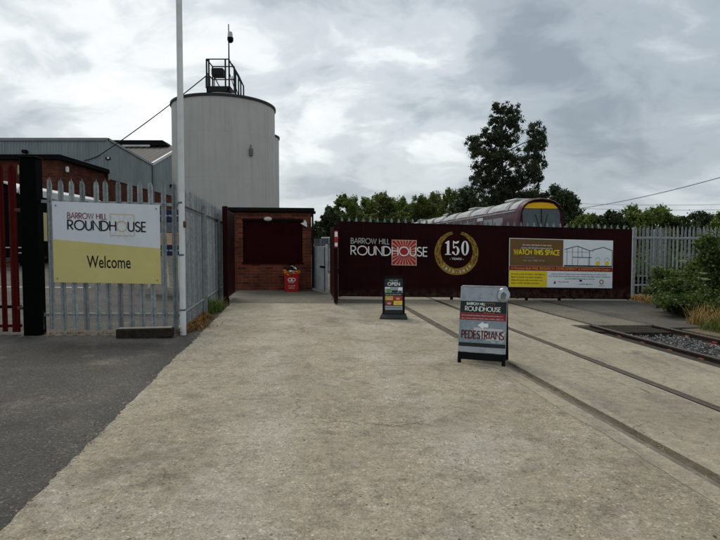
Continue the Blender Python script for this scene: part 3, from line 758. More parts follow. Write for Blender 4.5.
# ================================================================== FENCES AND GATES
def pale_mesh(h, w, mat, name='pale', point=0.11):
    """W-section palisade pale with a splayed triple point"""
    xs = [-.5, -.30, -.16, 0, .16, .30, .5]; ys = [.010, -.012, -.004, .012, -.004, -.012, .010]
    tops = [h - point * 1.15, h - point * .45, h - point * .62, h, h - point * .62, h - point * .45, h - point * 1.15]
    mb = MB(); th = .004
    for off in (0, th):
        pass
    n = len(xs); V = []
    for off, in ((0,), (th,)):
        for zf in (0, 1):
            for i in range(n):
                z = 0 if zf == 0 else tops[i]
                sp = 1.0
                y = ys[i] * 1.0 + off - (0.010 if zf and i in (0, 6) else 0) * 1
                V.append((xs[i] * w * sp, y, z))
    fs = []
    for i in range(n - 1):
        fs.append((i, i + 1, n + i + 1, n + i)); fs.append((2 * n + i + 1, 2 * n + i, 3 * n + i, 3 * n + i + 1))
        fs.append((n + i, n + i + 1, 3 * n + i + 1, 3 * n + i))
    fs.append((0, n, 3 * n, 2 * n)); fs.append((n - 1, 3 * n - 1, 4 * n - 1, 2 * n - 1))
    mb.add(V, fs)
    return mb.data(name, mat)


T_F = 9.84; S_C = -2.145
pale_front = pale_mesh(2.72, .092, 'galv')
# --- front fence with the welcome sign
ff = thing('palisade_fence', 'grey steel palisade fence carrying the large white and olive sign', 'fence', W(S_C, T_F, gz(S_C, T_F)), ANG)
for i in range(13):
    x = -.07 - i * .1935
    inst(pale_front, 'pale', ff, (x, RNG.uniform(-.004, .004), .055 + KS * x * 1.2 + RNG.uniform(-.012, .012)), (RNG.uniform(-.006, .006), RNG.uniform(-.011, .011), 0))
for z in (.33, 2.35):
    m = MB(); m.box(-2.46, .0, .022, .028, z - .028, z + .028, KS); m.box(-2.46, .0, .028, .068, z + .022, z + .028, KS); m.build('rail', 'galv', ff)
mbolt = MB().cyl(0, 0, 0, .02, .011, n=6).data('bolt', 'galv_dark')
for i in range(13):
    x = -.07 - i * .1935
    for z in (.33, 2.35): inst(mbolt, 'bolt', ff, (x, -.004, z + KS * x), (PI / 2, 0, 0))
# --- side fence running back to the kiosk
L_SIDE = 7.2
fs_ = thing('side_palisade_fence', 'long grey palisade fence running back from the white pole to the brick kiosk', 'fence', W(S_C, T_F, gz(S_C, T_F)), ANG + R(1.6))
pale_side = pale_mesh(2.70, .092, 'galv')
for i in range(37):
    y = .10 + i * .1935
    inst(pale_side, 'pale', fs_, (RNG.uniform(-.004, .004), y, .05 + RNG.uniform(-.012, .012)), (0, 0, -PI / 2))
for z in (.33, 2.33):
    m = MB(); m.box(.020, .026, 0, L_SIDE, z - .03, z + .03); m.box(.026, .066, 0, L_SIDE, z + .024, z + .03); m.build('rail', 'galv', fs_)
for y in (2.75, 5.5):
    m = MB(); m.box(.03, .038, y - .05, y + .05, -.02, 2.55); m.box(.038, .12, y - .004, y + .004, -.02, 2.55); m.build('post', 'galv', fs_)
# concrete gravel board at the foot of the side fence
m = MB().bbox(-.12, -.05, .05, L_SIDE, -.1, .07, .01); m.build('footing', 'edging', fs_)

# --- tall white pole at the corner
wp = thing('flag_pole', 'very tall white painted pole standing at the fence corner', 'pole', W(S_C + .075, T_F - .09, gz(S_C, T_F)), ANG)
MB().tube([(0, 0, -.05), (0.008, 0, 3), (.016, 0, 6), (.028, 0, 9.5)], [.055, .055, .052, .046], 20).build('pole_shaft', 'white_pole', wp, smooth=True)
for z in (.42, 1.42, 2.36): MB().tube([(0, 0, z), (-.001, 0, z + .035)], .0585, 16).build('clamp_band', 'galv_dark', wp, smooth=True)
m = MB(); m.bbox(.03, .075, -.05, .05, 1.93, 2.05, .015); m.build('cleat', 'rust_brown', wp)

# --- welcome sign
(sx0, sz0), (sx1, sz1) = PT(54, 282.3, T_F - .06), PT(161, 283.6, T_F - .06)
SW_, SH_ = sx1 - sx0, 1.43
ksl = -0.026
ws = thing('welcome_sign', 'large white and olive welcome sign fixed to the front palisade fence', 'sign', W(sx0, T_F - .06, sz0), ANG)
MB().box(0, SW_, 0, .004, 0, SH_, ksl).build('sign_panel', 'sign_white', ws)
MB().flat([(0.0, .002), (SW_, .002), (SW_, .645), (0, .762)], -.003, ksl).build('olive_band', 'sign_olive', ws)
u = SW_ / 107.0
def wx(px): return (px - 54) * u
strokes_text('BARROW HILL', wx(68.9), 1.140, .098, wx(107.5) - wx(68.9), .0135, -.003, ws, 'print_maroon', ksl)
strokes_text('ROUNDHOUSE', wx(69.0), .942, .165, wx(146.6) - wx(69.0), .024, -.005, ws, 'print_black', ksl, skip=(6,))
m = MB(); a0, a1, b0, b1 = wx(110.8), wx(134.8), .858, 1.238
stroke(m, [(a0, b0), (a1, b0), (a1, b1), (a0, b1), (a0, b0)], .010, -.0035, ksl)
cx_, cz_ = wx(122.2), 1.018
for k in range(12):
    an = R(15 + 30 * k); dx, dz = math.cos(an), math.sin(an)
    far = min((a1 - cx_) / abs(dx) if abs(dx) > 1e-3 else 9, (b1 - cz_) / abs(dz) if abs(dz) > 1e-3 else 9, (cx_ - a0) / abs(dx) if abs(dx) > 1e-3 else 9)
    if abs(dz) > .5: stroke(m, [(cx_ + dx * .10, cz_ + dz * .10), (cx_ + dx * far, cz_ + dz * far)], .0035, -.0032, ksl)
m.build('logo_square', 'print_gold', ws)
m = MB(); stroke(m, _arc(cx_, 1.024, .088, .088, 0, 360, 40), .017, -.0045, ksl); m.build('logo_ring', 'print_gold', ws)
font_text('Welcome', wx(86.8), .275, .225, -.004, ws, 'print_black', ksl, wx(130.6) - wx(86.8), .012)
for (px, pz) in ((.06, 1.36), (SW_ - .06, 1.36), (.06, .07), (SW_ - .06, .07)):
    inst(mbolt, 'fixing', ws, (px, .001, pz + ksl * px), (PI / 2, 0, 0))

# --- timber baulk at the foot of the fence
bk = thing('timber_baulk', 'short dark timber baulk lying at the foot of the front fence', 'timber', W(-2.66, T_F - .33, gz(-2.6, T_F) - .02), ANG + R(2))
m = MB(); m.bbox(-.47, .47, -.1, .1, 0, .165, .014); m.build('baulk', 'timber_sleeper', bk)
m = MB(); m.bbox(-.452, .452, -.085, .085, .1645, .178, .006); m.build('pale_top', 'edging', bk)  # thin paler plate over the top of the baulk

# --- black gatepost and the red gate leaf at the left
s_p, _ = PT(33, 332, T_F - .1)
bp = thing('gatepost', 'thick black steel gatepost between red gate and sign fence', 'gatepost', W(s_p, T_F - .02, gz(s_p, T_F) - .02), ANG)
m = MB(); m.bbox(-.135, .135, -.135, .135, -.1, 3.10, .02, -.02); m.build('post_body', 'black_paint', bp)
MB().bbox(-.15, .15, -.15, .15, 3.103, 3.125, .006).build('post_cap', 'black_paint', bp)
for z in (.48, 2.2):
    MB().bbox(-.28, -.12, -.03, .03, z - .03, z + .03, .01).build('hinge', 'rust_brown', bp)
rg = thing('red_palisade_gate', 'red painted palisade gate leaf cut off by the picture edge', 'gate', W(s_p - .24, T_F - .02, gz(s_p, T_F)), ANG)
pale_red = pale_mesh(2.98, .13, 'gate_red')
for i, (x, w_) in enumerate(((-.005, 1.05), (-.19, .7), (-.42, 1.0), (-.73, 1.0), (-.95, 1.0), (-1.17, 1.0), (-1.39, 1.0))):
    inst(pale_red, 'pale', rg, (x - .07, .0, .03 + .01 * (i % 2) - x * .012), (0, 0, 0), (w_, 1, 1))
for z in (.14, .48, 2.45):
    m = MB(); m.box(-1.6, .0, .02, .06, z - .025, z + .025); m.build('rail', 'gate_red' if z < .4 else 'black_paint', rg)

# --- maroon post/closed leaf edge in front of the kiosk
gl = thing('folded_gate', 'dark maroon gate leaf folded back at the far end of the side fence', 'gate', W(-1.985, 14.95, gz(-2, 15)), ANG)
sl = MB()
MB().bbox(-.05, .05, -.06, 1.75, .16, 2.62, .015).build('gate_sheet', 'gate_maroon', gl)
MB().bbox(-.07, .07, -.13, .0, -.02, 2.72, .012).build('gate_stile', 'gate_maroon', gl)
MB().bbox(-.05, .09, -.11, -.01, .02, .16, .012).build('drop_bolt', 'black_paint', gl)

# --- the wide maroon gate
T_G = 16.36
(gL, gT), (gR, gTR) = PT(338.5, 221.8, T_G), PT(632.5, 230, T_G)
KG = (gTR - gT) / (gR - gL)
gB = PT(338.5, 297, T_G)[1]
GW, GH = gR - gL, gT - gB
gate = thing('sliding_gate', 'wide dark maroon sheeted gate with white logo and wreath', 'gate', W(gL, T_G, gB), ANG)
def gxz(px, py):
    s, z = PT(px, py, T_G); return s - gL, z - gB - KG * (s - gL)
# sheets butt together with narrow seams
nsh = 5
for i in range(nsh):
    a = GW * i / nsh + (.004 if i else 0); b = GW * (i + 1) / nsh - .004
    MB().bbox(a, b, 0, .028, .05, GH, .004, KG).build('sheet_panel', 'gate_maroon', gate)
for z in (.02, GH - .06): MB().bbox(.0, GW, .031, .09, z, z + .07, .008, KG).build('gate_rail', 'gate_maroon', gate)
for i in range(nsh + 1):
    x = clamp(GW * i / nsh, .04, GW - .04); MB().bbox(x - .04, x + .04, .092, .15, .0, GH - .02, .008, KG).build('gate_stile', 'gate_maroon', gate)
MB().bbox(-.012, GW + .012, -.012, .1, GH + .001, GH + .022, .004, KG).build('gate_capping', 'gate_maroon', gate)
pale_gate = pale_mesh(GH + .15, .075, 'galv_pale', point=.09)
x = .12
while x < GW - .03:
    inst(pale_gate, 'pale', gate, (x, .12, .03 + KG * x + RNG.uniform(-.008, .008)), (0, 0, PI)); x += .2285
for px in (452, 527, 560):
    x, _z = gxz(px, 299); m = MB(); m.tube([(x - .03, .05, -.05 + KG * x), (x + .03, .05, -.05 + KG * x)], .055, 14); m.box(x - .045, x + .045, .03, .07, -.05, .04, KG); m.build('gate_wheel', 'black_paint', gate)
# gate lettering
YL = -.004
a, zb = gxz(351, 243.3); b, _z = gxz(389.3, 243.9)
strokes_text('BARROW HILL', a, zb, .165, b - a, .019, YL, gate, 'print_pale', KG)
a, zb = gxz(351, 254.6); b, _z = gxz(427.2, 255.9)
strokes_text('ROUNDHOUSE', a, zb, .275, b - a, .036, YL - .006, gate, 'print_white', KG)
q0, q1 = gxz(392, 240.0), gxz(416.2, 263.9)
a0, a1 = q0[0], q1[0]; b1 = q0[1]; b0 = b1 - (a1 - a0)
m = MB(); m.flat([(a0, b0), (a1, b0), (a1, b1), (a0, b1)], YL + .001, KG); m.build('logo_panel', 'print_red', gate)
cx_, cz_ = (a0 + a1) / 2, (b0 + b1) / 2 + .005
m = MB(); hs = (a1 - a0) / 2
stroke(m, [(a0, b0), (a1, b0), (a1, b1), (a0, b1), (a0, b0)], .022, YL - .001, KG)
for k in range(24):
    an = R(7.5 + 15 * k); dx, dz = math.cos(an), math.sin(an); far = hs * .97 / max(abs(dx), abs(dz))
    w0, w1 = .004, .017
    p0 = (cx_ + dx * .16, cz_ + dz * .16); p1 = (cx_ + dx * far, cz_ + dz * far)
    m.flat([(p0[0] + dz * w0, p0[1] - dx * w0), (p1[0] + dz * w1, p1[1] - dx * w1), (p1[0] - dz * w1, p1[1] + dx * w1), (p0[0] - dz * w0, p0[1] + dx * w0)], YL - .0015, KG)
m.build('logo_rays', 'print_pink', gate)
# laurel wreath and "150"
cx_, cz_ = gxz(456.6, 252.6); _r = gxz(478.2, 252.6)[0] - cx_
m1 = MB(); m2 = MB(); k = 0
for sgn in (-1, 1):
    for i in range(15):                       # overlapping leaf blades round each arm
        an = 255 - i * 10.4 if sgn < 0 else 285 + i * 10.4
        for lay, (r0, r1, da) in enumerate(((.92, .70, -30), (.82, .74, -42), (1.0, .74, -20))):
            th = R(an); f = 1 - .25 * (i / 15) ** 3
            p = Vector((math.cos(th), math.sin(th))) * _r * (.975 - .115 * lay * (1 - .75 * (i / 14) ** 2) - .05 * (i / 14) ** 3)
            tdir = Vector((-math.sin(th), math.cos(th))) * (-1 if sgn < 0 else 1)
            ndir = Vector((math.cos(th), math.sin(th)))
            d = (tdir * math.cos(R(16)) + ndir * (-math.sin(R(16)) * (lay - .6) * .6)).normalized(); pn = Vector((-d.y, d.x))
            L_, w_ = _r * .33 * f, _r * .047 * f
            c0 = Vector((cx_, cz_)) + p - d * L_ * .5
            pts = [c0, c0 + d * L_ * .35 + pn * w_, c0 + d * L_ * .7 + pn * w_ * .8, c0 + d * L_, c0 + d * L_ * .7 - pn * w_ * .8, c0 + d * L_ * .35 - pn * w_]
            k += 1
            (m1 if (i + lay) % 3 else m2).flat([(v.x, v.y) for v in pts], YL - .0004 * (k % 9), KG)
for mm, mt in ((m1, 'laurel_gold'), (m2, 'laurel_dark')): mm.build('laurel_leaves', mt, gate)
m = MB(); ro, ri = _r * 1.0, _r * .71
band = [(cx_ + ro * math.cos(R(a_)), cz_ + ro * math.sin(R(a_))) for a_ in range(218, 323, 4)] + [(cx_ + ri * math.cos(R(a_)), cz_ + ri * math.sin(R(a_))) for a_ in range(322, 217, -4)]
m.flat(band, YL - .005, KG); m.build('laurel_band', 'laurel_gold', gate)
for i, ch in enumerate('1870-2020'):
    an = 225.5 + i * 11.2; th = R(an); c0 = Vector((cx_ + math.cos(th) * _r * .86, cz_ + math.sin(th) * _r * .86))
    ob = font_text(ch, 0, -.045, .09, 0, gate, 'print_white', 0, None, .008, align='CENTER')
    ob.location = (c0.x, YL - .008, c0.y + KG * c0.x); ob.rotation_euler = (0, -R(an - 270), 0)
# numerals with thick and thin strokes
def numeral(mb, polys, x, z, w, h, y):
    for j, p in enumerate(polys): mb.flat([(x + px_ * w, z + pz_ * h) for px_, pz_ in p], y - .0004 * j, KG)
def ringpoly(mb, cx, cz, ro_x, ro_z, ri_x, ri_z, a0, a1, y, n=28):
    for i in range(n):
        t0, t1 = R(a0 + (a1 - a0) * i / n), R(a0 + (a1 - a0) * (i + 1) / n)
        mb.flat([(cx + ro_x * math.cos(t0), cz + ro_z * math.sin(t0)), (cx + ro_x * math.cos(t1), cz + ro_z * math.sin(t1)), (cx + ri_x * math.cos(t1), cz + ri_z * math.sin(t1)), (cx + ri_x * math.cos(t0), cz + ri_z * math.sin(t0))], y, KG)
m = MB(); nx0, nz0 = gxz(445, 254.7); nx1, nz1 = gxz(468.4, 241.2); nw = nx1 - nx0; nh = nz1 - nz0; yy = YL - .004
numeral(m, [[(.10, .03), (.10, 1), (.17, 1), (.205, 1), (.205, .03)][:0] or [(.075, .05), (.075, .80), (.0, .80), (.0, .85), (.12, 1), (.18, 1), (.18, .05)], [(.0, 0), (.255, 0), (.255, .055), (.0, .055)]], nx0, nz0, nw, nh, yy)
ringpoly(m, nx0 + nw * .855, nz0 + nh * .5, nw * .165, nh * .52, nw * .062, nh * .46, 0, 360, yy)
numeral(m, [[(.335, .50), (.335, 1), (.375, 1), (.375, .50)], [(.345, .86), (.345, 1.0), (.45, .93), (.56, 1.0), (.60, 1.0), (.56, .84), (.46, .80)]], nx0, nz0, nw, nh, yy - .001)
ringpoly(m, nx0 + nw * .455, nz0 + nh * .30, nw * .155, nh * .32, nw * .06, nh * .27, -150, 145, yy - .0025)
m.flat([(nx0 + nw * (.345 + .055 * math.cos(R(a_))), nz0 + nh * (.16 + .09 * math.sin(R(a_)))) for a_ in range(0, 360, 30)], yy - .0032, KG)
m.build('anniversary_number', 'print_white', gate)
a, zb = gxz(456.6, 259.9); font_text('- YEARS -', a, zb, .075, YL, gate, 'print_white', KG, .47, .006, align='CENTER')

# --- information board on the gate
ix0, iz1 = gxz(509, 238); ix1, iz0 = gxz(611.6, 288.2)
IW, IH = ix1 - ix0, iz1 - iz0
ib = thing('information_board', 'brown yellow and white notice board fixed on the maroon gate', 'sign', W(gL + ix0, T_G - .03, gB + iz0 + KG * ix0), ANG)
MB().box(0, IW, 0, .012, 0, IH, KG).build('board_panel', 'board_white', ib)
def bx(px): return (px - 509) / 102.6 * IW
def bz(py): return (288.2 - py) / 50.2 * IH
def rect(mb, px0, py0, px1, py1, y): mb.flat([(bx(px0), bz(py1)), (bx(px1), bz(py1)), (bx(px1), bz(py0)), (bx(px0), bz(py0))], y, KG)
m = MB(); rect(m, 509.6, 238.6, 561.8, 266.2, -.003); m.build('brown_field', 'print_brown', ib)
m = MB(); rect(m, 509.2, 266.4, 611.4, 271.0, -.0035); m.build('red_band', 'board_red', ib)
m = MB(); rect(m, 509.2, 271.2, 546.2, 288.0, -.003); m.build('yellow_field', 'print_yellow', ib)
strokes_text('WATCH THIS SPACE', bx(513.6), bz(254.4), bz(249.6) - bz(254.4), bx(558) - bx(513.6), .034, -.006, ib, 'print_yellow', KG)
m = MB(); greek(m, bx(522), bx(550.5), bz(245.4), .052, -.005, KG, 1, .3); greek(m, bx(520.5), bx(551.5), bz(248.4), .052, -.005, KG, 2, .3); m.build('small_print', 'print_white', ib)
m = MB(); greek(m, bx(523), bx(534), bz(257.8), .03, -.005, KG, 3, .2); greek(m, bx(523), bx(545), bz(261.6), .085, -.005, KG, 4, .34); m.build('small_print', 'print_grey', ib)
font_text('A Purpose Built RAIL RESEARCH, DEVELOPMENT & INNOVATION Centre', bx(511), bz(269.9), .088, -.006, ib, 'print_amber', KG, bx(609) - bx(511), .01)
m = MB()
for i in range(4): greek(m, bx(511.3), bx(511.3 + (33, 32, 31.5, 28)[i]), bz(275.6 + i * 3.1), .062, -.005, KG, 10 + i, .2)
m.build('small_print', 'print_black', ib)
m = MB()
for i, (p0, p1) in enumerate(((550, 607), (548, 610), (564, 594))): greek(m, bx(p0), bx(p1), bz(274.6 + i * 2.4), .042, -.005, KG, 20 + i, .24)
greek(m, bx(557), bx(568), bz(282.7), .04, -.005, KG, 30, .3); greek(m, bx(578), bx(592), bz(284.8), .045, -.005, KG, 31, .3); greek(m, bx(598), bx(604), bz(286.0), .03, -.005, KG, 32, .2)
rect(m, 578.4, 279.8, 581, 281.6, -.005); m.flat([(bx(552.5), bz(284)), (bx(555), bz(284)), (bx(554.2), bz(281))], -.005, KG); m.build('small_print', 'print_black', ib)
m = MB(); stroke(m, _arc(bx(600.6), bz(281.7), .065, .065, 0, 360, 16), .03, -.005, KG); m.build('round_emblem', 'laurel_gold', ib)
# line drawing of two gabled halls
m = MB()
for pts, w_ in (([(562.8, 248.5), (575.6, 244.6), (588.2, 249.2), (591.5, 249.2), (592, 248), (602, 245.3), (611, 248.6)], .022), ([(588, 249), (588, 265)], .018),
                ([(571, 256.3), (590.5, 256.3)], .022), ([(611, 248.6), (611, 264.8)], .02), ([(565.5, 247.8), (565.5, 264.5)], .012), ([(571, 246.2), (571, 264.5)], .012),
                ([(576.5, 245), (576.5, 264.5)], .012), ([(580.5, 246.5), (580.5, 256)], .012), ([(562.8, 250.8), (588, 250.8)], .008), ([(587, 257), (587, 264.5)], .01)):
    stroke(m, [(bx(p), bz(q)) for p, q in pts], w_, -.004 - .0003 * len(m.f) * .02, KG)
rect(m, 562.8, 264.6, 611, 266.0, -.0055); m.build('hall_drawing', 'print_black', ib)
for px in (596.5, 605.8):
    m = MB(); m.flat([(bx(px) + .075 * math.cos(R(a_)), bz(262.2) + .075 * math.sin(R(a_))) for a_ in range(0, 360, 20)], -.0045, KG); m.build('yellow_disc', 'print_yellow', ib)
    m = MB(); stroke(m, _arc(bx(px), bz(259.4), .082, .1, 0, 180, 12), .012, -.004, KG); m.build('arch_line', 'print_grey', ib)

# --- open leaf seen edge on, left of the wide gate
ol = thing('open_gate_leaf', 'maroon gate leaf standing open, seen edge on beside the wide gate', 'gate', W(1.10, 14.78, gz(1.1, 14.8)), ANG)
MB().bbox(-.035, .035, .0, 2.2, .12, 2.24, .012).build('gate_sheet', 'gate_maroon', ol)
MB().bbox(-.055, .055, -.10, .0, .03, 2.30, .012).build('gate_stile', 'gate_maroon', ol)
m = MB(); m.tube([(0, -.06, .14), (0, -.06, -.01)], [.022, .012], 10); m.build('drop_bolt', 'black_paint', ol)
m = MB(); m.flat([(-.05, 1.62), (.05, 1.62), (.05, 2.1), (-.05, 2.1)], -.104); m.build('notice_strip', 'print_red', ol)
m = MB(); m.flat([(-.04, 1.93), (.04, 1.93), (.04, 2.07), (-.04, 2.07)], -.106); m.flat([(-.04, 1.66), (.04, 1.66), (.04, 1.76), (-.04, 1.76)], -.106); m.build('notice_print', 'print_white', ol)
# --- dark post with pale strips in the gap
pb = thing('gap_post', 'thin dark post with pale strips as gap light beside the maroon gate', 'post', W(1.245, 16.6, gz(1.2, 16.6)), ANG)
MB().bbox(-.04, .04, -.04, .04, -.05, 2.25, .008).build('post_body', 'black_paint', pb)
for z, h in ((.5, .5), (1.05, .16), (1.75, .08)): MB().bbox(-.03, .03, -.047, -.042, z, z + h, .004).build('gap_light_strip', 'galv_pale', pb)  # pale strips stand in for light and palisade edge showing through the gap

# --- grey sheeted wicket between kiosk and gate
g0 = (0.60, 20.0); g1 = (1.04, 18.4)
dv = Vector((g1[0] - g0[0], g1[1] - g0[1])); wl = dv.length; wang = math.atan2(dv.y, dv.x)
wk = thing('wicket_gate', 'pale grey sheet metal wicket gate beside the brick kiosk', 'gate', W(*g0, gz(*g0)), ANG + wang)
MB().bbox(.03, wl - .03, -.02, .02, .06, 1.66, .008).build('gate_sheet', 'wicket_grey', wk)
for x in (0.0, wl): MB().bbox(x - .035, x + .035, -.04, .04, -.02, 1.72, .008).build('gate_stile', 'wicket_grey', wk)
MB().bbox(wl * .62, wl * .98, -.06, -.024, .88, .95, .01).build('latch', 'black_paint', wk)
MB().bbox(wl * .9, wl * .94, -.05, -.022, .05, 1.64, .006).build('drop_bar', 'galv_dark', wk)

# --- right hand galvanised fence (two rows one behind the other)
pale_r = pale_mesh(2.66, .072, 'galv_pale')
for row, (t0, s0, n_, lab) in enumerate(((19.1, 13.25, 31, 'galvanised palisade fence rising behind the shrubs on the track side'), (21.2, 12.9, 34, 'farther galvanised palisade fence seen through the nearer one by the shrubs'))):
    rf = thing('palisade_fence', lab, 'fence', W(s0, t0, gz(s0, t0)), ANG)
    for i in range(n_): inst(pale_r, 'pale', rf, (i * .183, RNG.uniform(-.004, .004), .06 - .005 * i * .183 + RNG.uniform(-.015, .015)), (RNG.uniform(-.006, .006), RNG.uniform(-.011, .011), 0))
    for z in (.36, 2.24):
        m = MB(); m.box(-.05, n_ * .183, -.028, -.022, z - .03, z + .03, -.005); m.build('rail', 'galv_pale', rf)
    for x in (.0, 2.8, 5.6): MB().bbox(x - .05, x + .05, .03, .13, -.05, 2.62, .006).build('post', 'galv_pale', rf)

# ================================================================== BRICK KIOSK
T_K = 19.574
kL = PT(229, 289, T_K)[0]; kR = PT(311.5, 289, T_K)[0]; kz = 3.06
KW = kR - kL
kz0 = gz((kL + kR) / 2, T_K)
ks = thing('brick_kiosk', 'small flat roofed red brick kiosk with boarded maroon opening', 'kiosk', W(kL, T_K, kz0), ANG)
px0, pz1 = PT(242.5, 220.5, T_K); px1, pz0 = PT(302.5, 262.3, T_K)
px0 -= kL; px1 -= kL; pz0 -= kz0; pz1 -= kz0
KH = 2.88
m = MB()
m.box(0, px0, 0, 3.2, -.1, KH); m.box(px1, KW, 0, 3.2, -.1, KH); m.box(px0, px1, .0, 3.2, -.1, pz0); m.box(px0, px1, .0, 3.2, pz1, KH)
m.build('wall', 'brick_kiosk', ks)
MB().box(px0, px1, .085, .1, pz0, pz1).build('opening_board', 'panel_maroon', ks)
for i in range(1, 3):
    x = px0 + (px1 - px0) * i / 3; MB().box(x - .012, x + .012, .078, .086, pz0, pz1).build('board_joint', 'gate_maroon', ks)
MB().bbox(px0 - .04, px1 + .04, -.05, .08, pz0 - .06, pz0, .01).build('sill', 'gate_maroon', ks)
MB().bbox(px0 - .02, px1 + .02, -.012, .05, pz1 + .001, pz1 + .08, .008).build('lintel', 'fascia_black', ks)
m = MB(); m.bbox(-.10, KW + .10, -.16, 3.35, KH + .001, KH + .17, .02); m.build('roof_slab', 'roof_felt', ks)
m = MB(); m.bbox(-.115, KW + .115, -.185, -.162, KH + .03, KH + .15, .006); m.build('fascia', 'fascia_black', ks)
m = MB(); m.bbox(KW + .06, KW + .16, -.24, -.186, KH - .06, KH + .05, .015); m.tube([(KW + .05, -.1, KH - .02), (KW + .05, -.1, .1)], .035, 10); m.build('downpipe', 'fascia_black', ks)
lx, lz = PT(268, 219, T_K); lx -= kL; lz -= kz0
m = MB(); m.loft([[(lx + .155 * math.cos(a_) * k_, -.012 - d_, lz + .085 * math.sin(a_) * k_) for a_ in [2 * PI * i / 18 for i in range(18)]] for k_, d_ in ((1, 0), (1, .05), (.85, .10), (.4, .13))], False, True); m.build('bulkhead_lamp', 'lamp_glass', ks, smooth=True)
ax, az = PT(304, 224, T_K); ax -= kL; az -= kz0
m = MB(); m.prism([(ax - .13, az + .02), (ax - .02, az + .05), (ax + .03, az + .16), (ax + .10, az + .06), (ax + .12, az - .12), (ax, az - .06)], -.10, -.003); m.build('alarm_box', 'alarm_white', ks)
MB().bbox(px0 - .25, px0 - .23, -.015, -.002, -.02, KH, .004).build('conduit', 'rust_brown', ks)
# --- red bin in front of it
s_b, t_b = PG(291.5, 289.8); t_b = T_K - .36
s_b = PT(291.8, 289, t_b)[0]
bn = thing('litter_bin', 'bright red bin with white print, heaped with wrappers, against the kiosk', 'bin', W(s_b, t_b, gz(s_b, t_b) - .01), ANG)
m = MB(); m.loft([[(x * w_, y * w_, z) for x, y in ((-.21, -.20), (.21, -.20), (.25, -.16), (.25, .16), (.21, .20), (-.21, .20), (-.25, .16), (-.25, -.16))] for z, w_ in ((0, .98), (.02, 1), (.58, 1.06), (.62, 1.10), (.66, 1.10))], True, False)
m.loft([[(x * w_, y * w_, z) for x, y in ((-.21, -.20), (.21, -.20), (.25, -.16), (.25, .16), (.21, .20), (-.21, .20), (-.25, .16), (-.25, -.16))] for z, w_ in ((.66, 1.10), (.655, 1.0), (.55, .95))], False, True)
m.build('bin_body', 'bin_red', bn)
def crumple(mb, c, r, seed, sq=.8):
    rr = random.Random(seed); n1, n2 = 7, 9; rings = []
    for i in range(1, n1):
        ph = PI * i / n1; rings.append([(c[0] + r * math.sin(ph) * math.cos(2 * PI * j / n2) * rr.uniform(.7, 1.2), c[1] + r * math.sin(ph) * math.sin(2 * PI * j / n2) * rr.uniform(.7, 1.2), c[2] + r * sq * math.cos(ph) * rr.uniform(.8, 1.15)) for j in range(n2)])
    mb.loft(rings, True, True)
def sheets(cs, r_, n, size, seed, mt, nm):
    rg = np.random.default_rng(seed); C_ = np.array(cs)[rg.integers(0, len(cs), n)]; P = C_ + rg.normal(size=(n, 3)) * np.array(r_)
    m = MB()
    for p in P:
        q_ = Matrix.Rotation(rg.uniform(0, 6.28), 3, Vector(rg.normal(size=3)).normalized()); sz = size * rg.uniform(.6, 1.3); k = rg.uniform(.1, .45)
        v = [Vector(p) + q_ @ Vector(c_) * sz for c_ in ((-.5, -.5, 0), (0, -.55, k), (.5, -.45, 0), (.55, .5, .1), (0, .5, k * 1.2), (-.5, .45, -.1))]
        m.add(v, [(0, 1, 4, 5), (1, 2, 3, 4)])
    return m.build(nm, mt, bn)
sheets([(-.20, -.13, .69), (-.22, -.02, .72), (.21, -.12, .69), (.22, 0, .72), (.0, -.2, .67), (-.12, -.18, .67), (.12, -.18, .67)], (.035, .035, .03), 46, .11, 1, 'litter_orange', 'orange_wrappers')
sheets([(.0, .0, .76), (.10, .02, .80), (-.1, .02, .77), (.06, -.06, .82)], (.05, .05, .04), 26, .12, 2, 'litter_black', 'black_bag')
sheets([(-.02, -.13, .73), (.03, -.12, .74), (.13, -.05, .84), (.0, .0, .90)], (.03, .03, .02), 20, .085, 3, 'litter_white', 'paper_cups')
m = MB()
for sx_ in (-.055, .055): stroke(m, _arc(sx_, .44, .075, .055, 0, 360, 18), .026, -.216 - .001 * (sx_ > 0))
greek(m, -.12, .12, .325, .035, -.216, 0, 3, .08); greek(m, -.12, .13, .20, .045, -.213, 0, 4, .1); greek(m, -.12, .13, .12, .045, -.211, 0, 5, .1)
m.build('bin_print', 'print_white', bn)

# ================================================================== A-BOARDS
# --- large pedestrian board
fl = Vector((2.285, 7.20)); fr = Vector((2.875, 6.89)); dv = fr - fl
AW = dv.length; ab = thing('pedestrian_board', 'large grey aluminium A-board with pedestrian arrow standing on the concrete', 'A-board', W(fl.x, fl.y, gz(*fl)), ANG + math.atan2(dv.y, dv.x))
lean = 0.24; AHt = 1.085
def panel_frame(o):
    e = bpy.data.objects.new('front_panel', None)
ang = math.atan2(lean, AHt); PL = math.hypot(lean, AHt)          # panel length along the slope
def tilt(ob): ob.rotation_euler = (-ang, 0, 0); return ob
zb0 = .16
tilt(MB().bbox(0, AW, 0, .018, zb0, PL, .004).build('front_panel', 'brushed', ab))
for x in (0, AW - .05): tilt(MB().bbox(x, x + .05, -.003, .022, -.01, zb0 - .001, .004).build('front_leg', 'black_plastic', ab))
tilt(MB().bbox(.05, AW - .05, .002, .014, .055, zb0 - .002, .004).build('kick_bar', 'black_plastic', ab))
ph = PL - zb0
def fz(f): return PL - f * ph
for nm, f0, f1, mt in (('name_band', .225, .405, 'board_black'), ('red_band', .407, .515, 'board_red'), ('blue_field', .518, .855, 'board_blue'), ('dark_strip', .857, .915, 'board_black')):
    m = MB(); m.flat([(.006, fz(f1)), (AW - .006, fz(f1)), (AW - .006, fz(f0)), (.006, fz(f0))], -.0025); tilt(m.build(nm, mt, ab))
def on(ob):
    for o_ in (ob if isinstance(ob, list) else [ob]): o_.rotation_euler = (-ang, 0, 0)
    return ob
